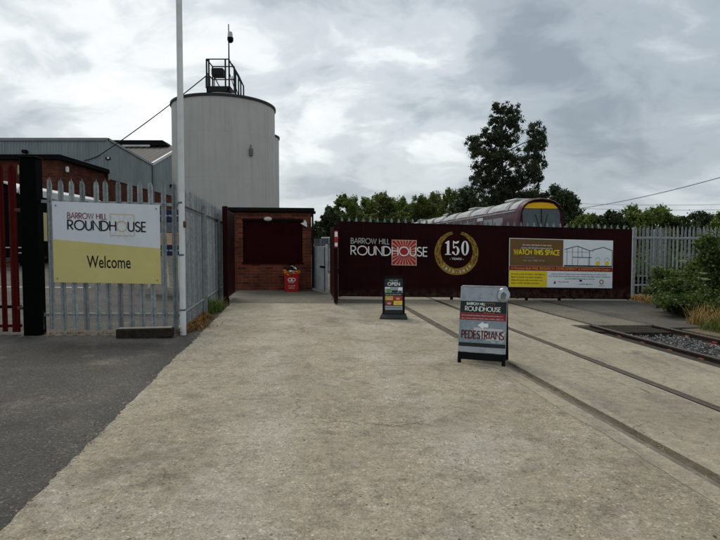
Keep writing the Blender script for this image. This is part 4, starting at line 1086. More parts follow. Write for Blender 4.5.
on(strokes_text('BARROW HILL', .10, fz(.285), .035, .26, .006, -.0045, ab, 'print_white'))
on(strokes_text('ROUNDHOUSE', .08, fz(.375), .062, .50, .0085, -.0055, ab, 'print_white'))
m = MB(); stroke(m, [(.345, fz(.40)), (.495, fz(.40)), (.495, fz(.25)), (.345, fz(.25)), (.345, fz(.40))], .006, -.0045)
for k in range(12):
    an = R(15 + 30 * k); dx, dz = math.cos(an), math.sin(an); far = .07 / max(abs(dx), abs(dz))
    stroke(m, [(.42 + dx * .042, fz(.325) + dz * .042), (.42 + dx * far, fz(.325) + dz * far)], .004, -.004)
on(m.build('logo_square', 'laurel_gold', ab))
m = MB()
for i in range(2): greek(m, .03, AW - .04, fz(.455 + .045 * i), .022, -.0045, 0, 40 + i, .09)
on(m.build('small_print', 'print_pale', ab))
zc = fz(.59)
m = MB(); m.flat([(.265, zc), (.345, zc + .055), (.345, zc + .028), (.415, zc + .028), (.415, zc - .028), (.345, zc - .028), (.345, zc - .055)], -.005); on(m.build('arrow', 'print_white', ab))
# worn vinyl backing showing pale behind the word
m = MB()
for (a_, b_, f0, f1) in ((.21, .36, .63, .70), (.36, .62, .635, .665), (.30, .40, .70, .79), (.40, .64, .725, .815), (.55, .645, .67, .725), (.47, .62, .82, .84)):
    pts = [(a_ + RNG.uniform(-.01, .01), fz(f1)), ((a_ + b_) / 2, fz(f1) + RNG.uniform(-.012, .01)), (b_ + RNG.uniform(-.01, .01), fz(f1)), (b_, fz(f0)), ((a_ + b_) / 2, fz(f0) + RNG.uniform(-.01, .012)), (a_, fz(f0))]
    m.flat(pts, -.0035 - .0003 * len(m.f))
on(m.build('worn_patch', 'print_pale', ab))
on(strokes_text('PEDESTRIANS', .045, fz(.79), .105, .585, .0165, -.0065, ab, 'print_oxblood'))
# bright round badge at the upper corner
m = MB(); bcx, bcz = AW - .055, fz(.125)
m.loft([[(bcx + .092 * k_ * math.cos(a_), -.004 - d_, bcz + .105 * k_ * math.sin(a_)) for a_ in [2 * PI * i / 28 for i in range(28)]] for k_, d_ in ((1, 0), (1, .012), (.93, .02), (.9, .012), (.55, .022), (.2, .027))], False, True); on(m.build('round_badge', 'chrome', ab, smooth=True))
m = MB(); m.flat([(bcx - .035, bcz - .05), (bcx + .03, bcz - .055), (bcx + .045, bcz + .01), (bcx + .005, bcz + .05), (bcx - .03, bcz + .02)], -.034); on(m.build('badge_figure', 'galv_dark', ab))
# back leg of the A
def btilt(ob): ob.location = (0, 2 * lean + .03, 0); ob.rotation_euler = (ang, 0, 0); return ob
btilt(MB().bbox(0, AW, -.02, 0, zb0, PL, .004).build('rear_panel', 'black_plastic', ab))
for x in (0, AW - .05): btilt(MB().bbox(x, x + .05, -.02, .003, -.01, zb0 - .001, .004).build('rear_leg', 'black_plastic', ab))
MB().bbox(.02, AW - .02, lean - .005, lean + .04, AHt - .012, AHt + .012, .006).build('hinge_bar', 'brushed', ab)
for x in (.012, AW - .03): MB().box(x, x + .012, .13, .40, .42, .445).build('stay', 'black_plastic', ab)

# --- small cafe board
sl0 = Vector((1.955, 11.82)); sr0 = Vector((2.46, 11.72)); dv = sr0 - sl0; BW = dv.length
sb = thing('open_board', 'small black framed cafe A-board with food pictures before the maroon gate', 'A-board', W(sl0.x, sl0.y, gz(*sl0)), ANG + math.atan2(dv.y, dv.x))
e_ = .02
def rounded(x0, x1, z0, z1, r_): return [(x0, z0), (x1, z0)] + [(x1 - r_ + r_ * math.cos(R(a_)), z1 - r_ + r_ * math.sin(R(a_))) for a_ in range(0, 91, 18)] + [(x0 + r_ + r_ * math.cos(R(a_)), z1 - r_ + r_ * math.sin(R(a_))) for a_ in range(90, 181, 18)]
bl = .16; bang = math.atan2(bl, .97)
def st_(ob): ob.rotation_euler = (-bang, 0, 0); return ob
m = MB(); m.prism(rounded(0.0, BW, .02, .985, .09), 0, .03); st_(m.build('frame', 'black_plastic', sb))
m = MB(); m.flat(rounded(.045, BW - .045, .115, .94, .06), -.003); st_(m.build('poster', 'board_black', sb))
def q(mb, x0, x1, z0, z1, y): mb.flat([(x0, z0), (x1, z0), (x1, z1), (x0, z1)], y)
st_(font_text('WE ARE', BW / 2, .865, .040, -.006, sb, 'print_pale', 0, .20, .004, align='CENTER'))
st_(font_text('OPEN', BW / 2, .765, .085, -.006, sb, 'print_white', 0, .29, .012, align='CENTER'))
m = MB(); q(m, .05, BW - .05, .60, .735, -.0045); st_(m.build('photo_strip', 'print_grey', sb))
m = MB(); m.flat([(.14 + .05 * math.cos(R(a_)), .645 + .052 * math.sin(R(a_))) for a_ in range(0, 360, 30)], -.006); st_(m.build('green_roundel', 'print_green', sb))
m = MB(); q(m, .06, .17, .70, .73, -.0055); q(m, .36, BW - .06, .66, .725, -.0055); st_(m.build('photo_highlights', 'print_white', sb))
m = MB(); q(m, .21, .35, .605, .66, -.0055); q(m, .37, .44, .605, .64, -.0055); st_(m.build('photo_shadows', 'board_black', sb))
m = MB(); greek(m, .07, BW - .06, .545, .034, -.005, 0, 61, .09); st_(m.build('small_print', 'print_pale', sb))
for (x0, x1, z0, z1, mt) in ((.06, .245, .425, .525, 'print_amber'), (.255, .455, .425, .525, 'print_red'), (.06, .245, .315, .415, 'print_maroon'), (.255, .455, .315, .415, 'print_yellow')):
    m = MB(); q(m, x0, x1, z0, z1, -.0048); st_(m.build('picture', mt, sb))
    m = MB(); greek(m, x0 + .02, x1 - .02, z0 + .06, .02, -.0065, 0, int(x0 * 100 + z0 * 50), .06); m.flat([((x0 + x1) / 2 + .05 * math.cos(R(a_)), z0 + .034 + .02 * math.sin(R(a_))) for a_ in range(0, 360, 30)], -.0062); st_(m.build('picture_detail', 'print_pink', sb))
m = MB(); q(m, .06, BW - .055, .205, .30, -.0048); st_(m.build('poster_foot', 'print_grey', sb))
m = MB(); greek(m, .08, BW - .08, .25, .025, -.006, 0, 77, .08); st_(m.build('small_print', 'board_black', sb))
m = MB(); m.loft([[(x, y, z) for x, y in ((-.06 * k_ - 0, -.12 * k_), (BW + .06 * k_, -.12 * k_), (BW + .06 * k_, .10), (-.06 * k_, .10))] for z, k_ in ((-.005, 1.0), (.035, .95), (.10, .35))], True, True); m.build('rubber_base', 'rubber', sb)
m = MB(); m.prism(rounded(0.0, BW, .02, .985, .09), -.03, 0); ob = m.build('rear_frame', 'black_plastic', sb); ob.location = (0, 2 * bl + .02, 0); ob.rotation_euler = (bang, 0, 0)
m = MB(); m.loft([[(x, y, z) for x, y in ((-.04, .3), (BW + .04, .3), (BW + .04, .46), (-.04, .46))] for z in (-.005, .07)], True, True); m.build('rear_base', 'rubber', sb)

# ================================================================== SILO
def silo(name, label, az, D, Rr, ztop, trim):
    x, y = math.sin(az) * D, math.cos(az) * D
    o = thing(name, label, 'silo', (x, y, 0))
    m = MB(); m.cyl(0, 0, -.5, ztop, Rr, n=96); m.build('shell', 'silo_paint', o, smooth=True)
    m = MB(); m.cyl(0, 0, ztop + .001, ztop + .9, Rr - .03, .4, n=96); m.build('roof_cone', 'silo_paint', o, smooth=True)
    m = MB(); m.loft([[(r_ * math.cos(2 * PI * k / 96), r_ * math.sin(2 * PI * k / 96), z) for k in range(96)] for r_, z in ((Rr + .004, ztop - .12), (Rr + .07, ztop - .11), (Rr + .07, ztop + .03), (Rr - .05, ztop + .05))], False, False); m.build('rim', 'silo_trim', o)
    m = MB()
    nseam = 10
    for i in range(nseam):
        a_ = 2 * PI * i / nseam + .18; c_, s_ = math.cos(a_), math.sin(a_); w_ = .012
        m.add([(c_ * (Rr + e_) - s_ * k_, s_ * (Rr + e_) + c_ * k_, z) for e_ in (.0, .005) for k_ in (-w_, w_) for z in (0, ztop - .13)], [(4, 6, 7, 5), (0, 1, 5, 4), (2, 6, 7, 3)])
    m.build('plate_seam', 'silo_paint', o)
    for z in (ztop * .28, ztop * .55, ztop * .8):
        m = MB(); m.loft([[((Rr + e_) * math.cos(2 * PI * k / 96), (Rr + e_) * math.sin(2 * PI * k / 96), z + h_) for k in range(96)] for e_, h_ in ((.0, 0), (.004, .004), (.004, .02), (0, .024))], False, False); m.build('hoop_seam', 'silo_paint', o)
    return o, x, y


azc = -(math.atan(186.5 / F) + math.atan(84.3 / F)) / 2
half = (math.atan(186.5 / F) - math.atan(84.3 / F)) / 2
SD = 33.0; SR = SD * math.sin(half); SZ = 10.04
so, sxx, syy = silo('grain_silo', 'big pale grey cylindrical silo with railed platform on top', azc, SD, SR, SZ, True)
silo('rear_silo', 'second pale silo almost hidden behind the big one', azc + R(2.75), SD + 9.0, 2.15, 10.2, False)
# fittings
a_ = azc + R(4) ; m = MB()
# platform with guard rails (its own thing: it stands on the silo roof)
pfY = syy - SR * .52
p0 = PY(206.5, 96, pfY); p1 = PY(241, 96, pfY)
pf = thing('silo_platform', 'dark steel platform with guard rails on top of the silo', 'platform', (p0.x, pfY, SZ - .02))
PW = p1.x - p0.x; uu = pfY / F                       # metres per photo pixel here
def hh(py): return PY(220, py, pfY).z - (SZ - .02)
def ww(px): return (px - 206.5) * uu
zt = hh(59); zd = hh(86)
m = MB(); m.bbox(0, ww(230), 0, 1.3, zd - .32, zd, .01); m.build('deck', 'steel_platform', pf)
m = MB()
for x, y in ((.05, .05), (ww(228), .05), (.05, 1.2), (ww(228), 1.2)): m.bbox(x - .05, x + .05, y - .05, y + .05, -.35, zd - .1, .008)
m.bbox(.25, ww(227), .2, 1.0, -.3, zd - .1, .02); m.build('support', 'steel_platform', pf)
for x, y in ((.02, .02), (.15, .02), (ww(225.3), .02), (ww(229), .02), (.02, 1.25), (ww(229), 1.25)):
    MB().tube([(x, y, zd - .1), (x, y, zt)], .048, 8).build('guard_post', 'steel_platform', pf)
for z in (zt, zd + (zt - zd) * .5):
    for a0_, b0_ in (((.02, .02, z), (ww(229), .02, z)), ((.02, 1.25, z), (ww(229), 1.25, z)), ((.02, .02, z), (.02, 1.25, z))):
        if z != zt and a0_[1] < .1 and b0_[1] < .1: continue
        MB().tube([a0_, b0_], .036, 8).build('guard_rail', 'steel_platform', pf)
# sloping stair rail down to the silo edge
xs_, ys_ = ww(229), .02
for dy in (0.0, .7):
    MB().tube([(xs_, ys_ + dy, zt - .05), (ww(236), ys_ + dy - .15, hh(72)), (ww(241.5), ys_ + dy - .3, hh(84))], .042, 8).build('stair_rail', 'steel_platform', pf)
    MB().tube([(ww(241.5), ys_ + dy - .3, hh(84)), (ww(241.5), ys_ + dy - .3, -.30)], .042, 8).build('stair_post', 'steel_platform', pf)
    MB().tube([(ww(236), ys_ + dy - .15, hh(72)), (ww(236), ys_ + dy - .15, -.1)], .042, 8).build('stair_post', 'steel_platform', pf)
    MB().tube([(xs_, ys_ + dy, hh(72)), (ww(236), ys_ + dy - .2, hh(93))], .025, 8).build('stair_rail', 'steel_platform', pf)
m = MB(); m.bbox(ww(211), ww(222.5), .1, .7, hh(74.5), hh(67), .03); m.build('motor_box', 'steel_platform', pf)
m = MB(); m.bbox(ww(205.5), ww(209.5), .0, .25, hh(88), hh(75), .02); m.build('control_box', 'galv_dark', pf)
m = MB(); m.tube([(ww(213), .3, hh(75)), (ww(219), .3, hh(87))], .03, 8); m.tube([(ww(213), .3, hh(75)), (ww(213), .3, hh(87))], .03, 8); m.build('brace', 'steel_platform', pf)
cp = thing('camera_mast', 'thin dark mast with a pale dome camera above the silo platform', 'camera mast', (p0.x + ww(229.3), pfY - .06, SZ))
MB().tube([(0, 0, zd - .1), (0, 0, hh(25))], [.045, .028], 10).build('mast', 'steel_platform', cp)
m = MB(); zc_ = hh(39); rr_ = .16
m.loft([[(.09 + r_ * math.cos(2 * PI * k / 18), -.02 + r_ * math.sin(2 * PI * k / 18), zc_ + z) for k in range(18)] for r_, z in ((.03, .36), (.10, .34), (.13, .28), (.15, .05), (.17, .02))], True, True); m.build('camera_housing', 'cam_grey', cp, smooth=True)
m = MB(); m.loft([[(.10 + r_ * math.cos(2 * PI * k / 18), -.02 + r_ * math.sin(2 * PI * k / 18), zc_ + z) for k in range(18)] for r_, z in ((.17, .019), (.17, -.12), (.13, -.22), (.05, -.27))], True, True); m.build('camera_dome', 'black_plastic', cp, smooth=True)
m = MB(); m.bbox(-.02, .1, -.04, .04, zc_ + .30, zc_ + .38, .01); m.build('camera_bracket', 'cam_grey', cp)
# ladder boss on the shell
fit = PY(255, 151, syy - SR * .86)
vf = thing('vent_box', 'small grey vent box on the side of the big silo', 'vent box', (fit.x, fit.y, fit.z)); aa = math.atan2(fit.y - syy, fit.x - sxx)
rad = Vector((math.cos(aa), math.sin(aa), 0)); vf.location = Vector((sxx, syy, fit.z)) + rad * (SR + .01); vf.rotation_euler = (0, 0, aa + PI / 2)
m = MB(); m.bbox(-.10, .10, -.16, 0, -.22, .22, .03); m.build('vent_body', 'galv_dark', vf)
m = MB(); m.tube([(0, -.06, .22), (0, -.06, .42)], .03, 8); m.build('vent_pipe', 'galv_dark', vf)

# ================================================================== BUILDINGS AT THE LEFT (square to the camera's axis)
BY = 35.0; BX = PY(107, 138, BY).x; BTOP = PY(107, 138, BY).z
VY = BX * F / (153 - 360); VZ = PY(153, 165, VY).z
RY = 50.2; RZ = VZ + (PY(175, 152, BX * F / (175 - 360)).z - VZ) / (BX * F / (175 - 360) - VY) * (RY - VY)
CLB = PY(120, 181.7, BX * F / (120 - 360)).z
bd = thing('industrial_shed', 'long grey corrugated shed with brick base and brown sheeted roofs', 'building', (BX, BY, 0))
XW = 34.0
m = MB(); m.box(-XW, -.02, .10, 7.0, -.3, CLB + .8); m.box(-.32, -.02, 7.0, 30, -.3, CLB + .8); m.build('brick_wall', 'brick_annexe', bd)
def corr(mb, f, n, pitch=.2, d=.035):
    """trapezoid sheeting: f(u) -> (base point, top point, outward normal) along u metres"""
    u_ = 0; pts = []
    for i in range(n):
        for du, dd in ((0, 0), (.10, 0), (.125, d), (.175, d)): pts.append((i * pitch + du * pitch / .2, dd))
    lo = []; hi = []
    for u_, dd in pts:
        b_, t_, nn = f(u_); lo.append(Vector(b_) + Vector(nn) * dd); hi.append(Vector(t_) + Vector(nn) * dd)
    k = len(lo); mb.add(lo + hi, [(i, i + 1, k + i + 1, k + i) for i in range(k - 1)])
m = MB(); corr(m, lambda u_: ((-XW + u_, -.03, CLB), (-XW + u_, -.03, BTOP - .22), (0, -1, 0)), int(XW / .2)); m.build('cladding', 'cladding', bd)
def ztop_side(u_):
    y = u_
    if y < VY - BY: return (BTOP - .1) + (VZ - BTOP + .1) * y / (VY - BY)
    if y < RY - BY: return VZ + (RZ - VZ) * (y - (VY - BY)) / (RY - VY)
    return RZ - (RZ - VZ) * (y - (RY - BY)) / (RY - VY)
m = MB(); corr(m, lambda u_: ((.03, u_, CLB - .0), (.03, u_, ztop_side(u_) - .05), (1, 0, 0)), int((2 * RY - VY - BY) / .22), .22); m.build('cladding', 'cladding', bd)
m = MB(); m.bbox(-XW, .06, -.12, .06, BTOP - .22, BTOP, .02); m.build('eaves_gutter', 'cladding_trim', bd)
m = MB(); m.bbox(-.02, .10, -.11, .06, CLB - .1, BTOP - .225, .01); m.build('corner_trim', 'cladding_trim', bd)
m = MB(); yv = VY - BY; yr = RY - BY
m.loft([[(x, 0, BTOP - .16 + z), (x, yv, VZ - .06 + z)] for x, z in ((-.02, 0), (.13, 0), (.13, .16), (-.02, .16))] + [[(-.02, 0, BTOP - .16), (-.02, yv, VZ - .06)]], closed=False); m.build('verge_trim', 'cladding_trim', bd)
m = MB(); m.loft([[(x, yv, VZ - .06 + z), (x, yr, RZ - .06 + z)] for x, z in ((-.02, 0), (.14, 0), (.14, .24), (-.02, .24))] + [[(-.02, yv, VZ - .06), (-.02, yr, RZ - .06)]], closed=False); m.build('verge_trim', 'trim_pale', bd)
m = MB(); m.bbox(.075, .17, yv - .09, yv + .09, -.2, VZ - .05, .02); m.build('downpipe', 'galv_dark', bd)
m = MB(); m.quad((-XW, 0, BTOP - .02), (0.02, 0, BTOP - .02), (0.02, yv, VZ), (-XW, yv, VZ)); m.build('front_roof', 'roof_sheet', bd)
# corrugated roof of the hall: slope facing the camera and the one behind
m = MB(); N = int(XW / .55)
for side in (0, 1):
    pts = []
    for i in range(N):
        for du, dd in ((0, 0), (.2, .05), (.35, .05), (.5, 0)): pts.append((-i * .55 - du * .55 / .55, dd))
    lo = [Vector((x, yv if side == 0 else 2 * yr - yv, VZ + .03 + dd)) for x, dd in pts]; hi = [Vector((x, yr, RZ + .03 + dd)) for x, dd in pts]
    k = len(lo); m.add(lo + hi, [(i, i + 1, k + i + 1, k + i) for i in range(k - 1)])
m.build('hall_roof', 'roof_sheet', bd)
rvx = PY(166, 146, RY).x - BX; rv0 = PY(100, 146, RY).x - BX
zr = PY(140, 142, RY).z; zr0 = PY(140, 147.5, RY).z
m = MB(); m.prism([(rv0, zr0), (rvx + .5, zr0), (rvx + .5, zr0 + .12), (rvx, zr), (rv0, zr)], yr - .9, yr + .9); m.build('ridge_vent', 'fascia_black', bd)
m = MB(); m.bbox(PY(122, 147, RY - 1).x - BX, PY(150, 147, RY - 1).x - BX, yr - 1.05, yr - .95, zr0 - .12, zr0 + .06, .02); m.build('vent_flashing', 'trim_pale', bd)
# brick pier at the corner and wall lamps
m = MB(); m.box(-.35, .09, -.2, .09, -.3, CLB + .55); m.build('brick_pier', 'brick_annexe', bd)
for px, py, nm in ((109.5, 159, 'wall_lamp'),):
    p = PY(px, py, BY); m = MB(); m.bbox(p.x - BX - .12, p.x - BX + .14, -.35, -.07, p.z - .1, p.z + .1, .03); m.build(nm, 'black_plastic', bd)
    m = MB(); m.bbox(p.x - BX + .02, p.x - BX + .16, -.42, -.352, p.z - .07, p.z + .07, .02); m.build('lamp_glass', 'alarm_white', bd)
p = PY(171, 186, BX * F / (171 - 360)); m = MB(); m.bbox(.07, .35, p.y - BY - .25, p.y - BY + .1, p.z - .12, p.z + .12, .03); m.build('wall_lamp', 'black_plastic', bd)
p = PY(27, 152, BY); m = MB(); m.bbox(p.x - BX - .16, p.x - BX + .16, -.38, -.07, p.z - .12, p.z + .1, .04); m.build('wall_lamp', 'black_plastic', bd)
# small windows/openings in the brick below the side cladding
for px in (126, 140, 158):
    yy_ = BX * F / (px - 360); m = MB(); m.box(-.015, .02, yy_ - BY - .55, yy_ - BY + .55, 3.2, 4.8); f_ = m.build('window', 'window_dark', bd); m = MB(); m.bbox(-.01, .09, yy_ - BY - .65, yy_ - BY + .65, 3.1, 3.195, .01); m.build('sill', 'edging', f_)

# --- brick annexe
AY = BX * F / (62 - 360); AZ = PY(62, 158, AY).z
an_ = thing('brick_annexe', 'dark red brick annexe with black flat roof in front of the grey shed', 'building', (BX - .02, AY, 0))
wz0, wz1 = PY(20, 174, AY).z, PY(20, 164.5, AY).z; wx0, wx1 = PY(17, 170, AY).x - BX, PY(25.5, 170, AY).x - BX
m = MB(); D_ = BY - AY - .22
m.box(-17, wx0, 0, D_, -.3, AZ - .12); m.box(wx1, -.05, 0, D_, -.3, AZ - .12); m.box(wx0, wx1, 0, D_, -.3, wz0); m.box(wx0, wx1, 0, D_, wz1, AZ - .12); m.build('wall', 'brick_annexe', an_)
m = MB(); m.box(wx0 + .05, wx1 - .05, .10, .12, wz0 + .05, wz1 - .05); w_o = m.build('window', 'window_dark', an_)
m = MB(); m.box(wx0, wx1, .06, .12, wz1 - .12, wz1); m.box(wx0, wx1, .06, .12, wz0, wz0 + .1); m.box(wx0, wx0 + .14, .061, .121, wz0 + .1, wz1 - .12); m.box(wx1 - .1, wx1, .061, .121, wz0 + .1, wz1 - .12); m.build('frame', 'cream', w_o)
m = MB(); m.bbox(-17.2, .22, -.3, D_ + .1, AZ - .118, AZ + .16, .02); m.build('roof_slab', 'roof_felt', an_)
p = PY(65.5, 167.5, AY); m = MB(); m.bbox(.03 - .05, .12, .6, .8, p.z - .16, p.z + .16, .03); m.build('wall_lamp', 'alarm_white', an_)

# --- dark wagon with the pale roof
WY = 23.0; wr = PY(18, 180, WY); WX = wr.x; WZT = wr.z
zb = .55
wg = thing('goods_wagon', 'black railway wagon with pale arched roof behind the sign fence', 'wagon', (WX, WY, zb))
WL = 7.4; WW = 2.75; hT = WZT - zb
arch = [(-WW / 2 + (WW / 2) * math.cos(R(a_)), hT - .52 + .52 * math.sin(R(a_))) for a_ in range(0, 181, 12)]
MB().prism([(-WW, 1.0)] + [(0, 1.0)] + [(x, z - .08) for x, z in arch], 0, WL).build('body', 'wagon_black', wg)
ro_ = [(-WW / 2 + (WW / 2 + .07) * math.cos(R(a_)), hT - .52 + .55 * math.sin(R(a_))) for a_ in range(0, 181, 10)]
ri_ = [(-WW / 2 + (WW / 2 + .01) * math.cos(R(a_)), hT - .58 + .53 * math.sin(R(a_))) for a_ in range(180, -1, -10)]
MB().prism(ro_ + ri_, -.12, WL + .1).build('arched_roof', 'wagon_white', wg)
m = MB(); m.bbox(.055, .09, -.06, WL, hT - .62, hT - .30, .01); m.build('roof_gutter', 'wagon_white', wg)
for z in (.78, 1.02): MB().bbox(-WW - .1, .10, -.07, -.02, z, z + .05, .01).build('handrail', 'trim_pale', wg)
m = MB(); m.bbox(.012, .03, 1.2, 2.0, 1.35, 2.7, .004); m.build('cream_panel', 'cream', wg)
m = MB(); m.bbox(-WW + .1, -.1, -.2, WL, .62, .98, .02); m.build('underframe', 'wagon_black', wg)
m = MB(); m.bbox(-WW - .05, .05, -.22, -.1, .15, .36, .02); m.build('buffer_beam', 'rust_brown', wg)
for y in (1.2, WL - 1.2):
    for x in (-WW + .55, -.55):
        m = MB(); m.tube([(x - .06, y, .46), (x + .06, y, .46)], .46, 20); m.build('wheel', 'wagon_black', wg)
# --- display stand seen between sign and pole
DY = 16.6; d0 = PY(141, 287, DY); d1 = PY(183, 287, DY)
ds = thing('display_stand', 'navy and peach display stand on cream trestle legs behind the fence', 'display stand', (d0.x, DY, .30))
dw = d1.x - d0.x
def dz_(py): return PY(165, py, DY).z - .30
for nm, y0, y1, mt in (('header_panel', 222, 209.5, 'navy'), ('grey_panel', 232.5, 222.6, 'galv_dark'), ('shelf_boxes', 245, 233, 'peach'), ('lower_panel', 255.5, 245.6, 'navy')):
    m = MB(); m.bbox(0, dw, 0, .08, dz_(y0), dz_(y1), .01); ob = m.build(nm, mt, ds)
    if mt == 'peach':
        for i in range(7): MB().box(.06 + i * dw / 7, .075 + i * dw / 7, -.006, -.001, dz_(y0) + .02, dz_(y1) - .02).build('joint', 'print_maroon', ob)
    if mt == 'navy':
        m = MB(); greek(m, .08, dw - .08, (dz_(y0) + dz_(y1)) / 2 - .02, .055, -.004, 0, 91, .16); m.build('small_print', 'print_white', ob)
for x in (.35, .80, dw - .16):
    m = MB(); m.loft([[(x + sx_ - .045, -.05, dz_(z)), (x + sx_ + .045, -.05, dz_(z)), (x + sx_ + .025, .03, dz_(z)), (x + sx_ - .025, .03, dz_(z))] for sx_, z in ((.0, 255), (.10, 287))], True, True); m.build('leg', 'cream_leg', ds)
    m = MB(); m.loft([[(x + sx_ - .025, .04, dz_(z)), (x + sx_ + .025, .04, dz_(z)), (x + sx_ + .025, .10, dz_(z)), (x + sx_ - .025, .10, dz_(z))] for sx_, z in ((.0, 255), (-.12, 287))], True, True); m.build('leg', 'cream_leg', ds)

# ================================================================== TRAIN
TY = 28.4
tl = PY(517, 215, TY); trr = PY(567, 215, TY); ttop = PY(540, 197, TY)
tcx = (tl.x + trr.x) / 2; HW = (trr.x - tl.x) / 2 * 1.0
s_tr, t_tr = ST(tcx, TY)
tz0 = ttop.z - 3.78
def car_profile(k=1.0, drop=0.0):
    w_ = HW * k; zt_ = 3.78
    pts = [(-w_ * .93, .95), (-w_ * .99, 1.35), (-w_, 1.9), (-w_ * .985, 2.55), (-w_ * .94, 3.0)]
    pts += [(-w_ * .90, 3.18), (-w_ * .80, 3.40), (-w_ * .62, 3.60), (-w_ * .35, 3.73), (0, 3.78)]
    return pts + [(-x, z) for x, z in reversed(pts[:-1])]
def coach(name, label, y0, L_, cab):
    o = thing(name, label, 'train', W(s_tr, t_tr + y0, tz0), ANG)
    pr = car_profile(); ys = [0 if not cab else .55, L_]
    body = [p for p in pr]
    m = MB(); sides = [i for i in range(len(pr))]
    # lower shell (sides) and roof as two skins
    left = pr[:6]; right = pr[-6:]; roof = pr[5:-5]
    for part in (left, right):
        m.loft([[(x, y, z) for x, z in part] for y in ys], closed=False)
    m.add([(x, ys[-1], z) for x, z in pr], [tuple(range(len(pr)))])
    if not cab: m.add([(x, ys[0], z) for x, z in pr], [tuple(range(len(pr)))])
    m.build('body_side', 'train_maroon', o, smooth=True)
    m = MB(); m.loft([[(x, y, z) for x, z in roof] for y in ys], closed=False); m.build('roof', 'train_roof', o, smooth=True)
    # roof ribs, dark bands painted for fairing gaps and pod shadow, and equipment pods
    n_ = int(L_ / 3.4)
    for i in range(n_):
        y = 1.6 + i * 3.4
        m = MB(); m.loft([[(x * 1.004, y + d_, z + .012) for x, z in roof] for d_ in (0, .22)], closed=False); m.build('roof_gap_shade', 'train_roof_dark', o)
        m = MB(); m.loft([[(x * 1.006 , y + d_, z + .03) for x, z in roof[:4]] for d_ in (.5, 2.6)], closed=False); m.build('roof_panel', 'train_roof', o)
        if i % 2 == 0: MB().bbox(-.55, .55, y + .7, y + 2.3, 3.74, 3.92, .06).build('roof_pod', 'train_roof', o)
    # gutter line, windows and doors on the near side
    for sg in (-1, 1):
        m = MB(); x = sg * HW; m.bbox(min(x * .955, x * .93), max(x * .955, x * .93) + .001, ys[0], L_, 3.02, 3.09, .008); m.build('cantrail', 'train_roof', o)
        y = 2.2 if cab else 1.0
        while y < L_ - 2.2:
            door = abs(y - (5.4 if cab else 4.6)) < .9 or abs(y - (L_ - 6.8)) < .9
            nm = 'door' if door else 'window'
            hw0, hw1 = (.1, 1.15) if door else (.0, 1.5)
            zz = (1.05, 2.95) if door else (1.85, 2.78)
            pts = []
            def xat(z): return sg * (HW * (1.0 if z < 1.95 else 1.0 - .015 * (z - 1.9) / .65 if z < 2.55 else .985 - .045 * (z - 2.55) / .45) + .012)
            m = MB(); zs = [zz[0], (zz[0] + zz[1]) / 2, zz[1]]
            m.loft([[(xat(z), y + hw0, z) for z in zs], [(xat(z), y + hw1, z) for z in zs]], closed=False)
            m.build(nm, 'train_silver' if door else 'train_glass', o); y += 1.62
    for yb in (3.6, L_ - 3.6):
        for sg in (-1, 1):
            for dy in (-1.3, 1.3):
                m = MB(); m.tube([(sg * .72 - .07, yb + dy, .43), (sg * .72 + .07, yb + dy, .43)], .43, 20); m.build('wheel', 'dark_under', o)
        MB().bbox(-1.0, 1.0, yb - 1.8, yb + 1.8, .35, .78, .03).build('bogie', 'dark_under', o)
    MB().bbox(-1.2, 1.2, 1.2, L_ - .6, .55, .948, .04).build('underframe', 'dark_under', o)
    if cab:
        def ring(k, zk, y): return [(x * k, y, .95 + (z - .95) * zk) for x, z in pr]
        m = MB(); m.loft([ring(1, 1, .56), ring(.995, .995, .30), ring(.975, .985, .10), ring(.94, .968, .0)], closed=False); m.build('cab_surround', 'train_rim', o, smooth=True)
        # raked face: sits inside the surround
        def fx(x, z): return .02 + .10 * max(0, (z - 1.9)) / 1.9
        face = ring(.94, .968, .0)
        inner = [(x * .86, .06 + .12 * max(0, z - 2.0) / 1.7, .95 + (z - .95) * .955) for x, _, z in face]
        m = MB(); m.loft([face, inner], closed=False); m.add(inner, [tuple(range(len(inner)))]); m.build('cab_face', 'train_maroon', o)
        def yf(z): return .045 + .12 * max(0, z - 2.0) / 1.7
        wI = HW * .80
        zt1 = 3.50; zs1 = 3.17
        yp = [(-wI * .98, zs1), (wI * .98, zs1), (wI * .93, zs1 + .13), (wI * .72, zt1 - .10), (wI * .4, zt1 - .02), (0, zt1), (-wI * .4, zt1 - .02), (-wI * .72, zt1 - .10), (-wI * .93, zs1 + .13)]
        m = MB(); m.add([(x, yf(z) - .02, z) for x, z in yp], [tuple(range(len(yp)))]); m.build('yellow_band', 'train_yellow', o)
        for sg in (-1, 1):
            a0_, a1_ = (.035, wI * .99)
            q_ = [(sg * a0_, 1.95), (sg * a1_, 2.0), (sg * a1_, zs1 - .03), (sg * a0_, zs1 - .03)]
            m = MB(); m.add([(x, yf(z) - .025, z) for x, z in q_], [(0, 1, 2, 3) if sg > 0 else (3, 2, 1, 0)]); ws_ = m.build('windscreen', 'train_glass', o)
            q_ = [(sg * .12, 2.05), (sg * a1_ * .9, 2.05), (sg * a1_ * .9, zs1 - .32), (sg * .12, zs1 - .32)]
            m = MB(); m.add([(x, yf(z) - .029, z) for x, z in q_], [(0, 1, 2, 3) if sg > 0 else (3, 2, 1, 0)]); m.build('blind', 'blind_grey', ws_)
            m = MB(); m.tube([(sg * .1, yf(2.0) - .06, 2.0), (sg * .35, yf(2.9) - .055, 2.85)], .015, 6); m.build('wiper', 'dark_under', o)
        m = MB(); m.add([(x, yf(z) - .034, z) for x, z in ((-.035, 1.95), (.035, 1.95), (.035, zs1), (-.035, zs1))], [(0, 1, 2, 3)]); m.build('screen_pillar', 'dark_under', o)
        yq = [(-wI, 1.0), (wI, 1.0), (wI, 1.88), (-wI, 1.88)]
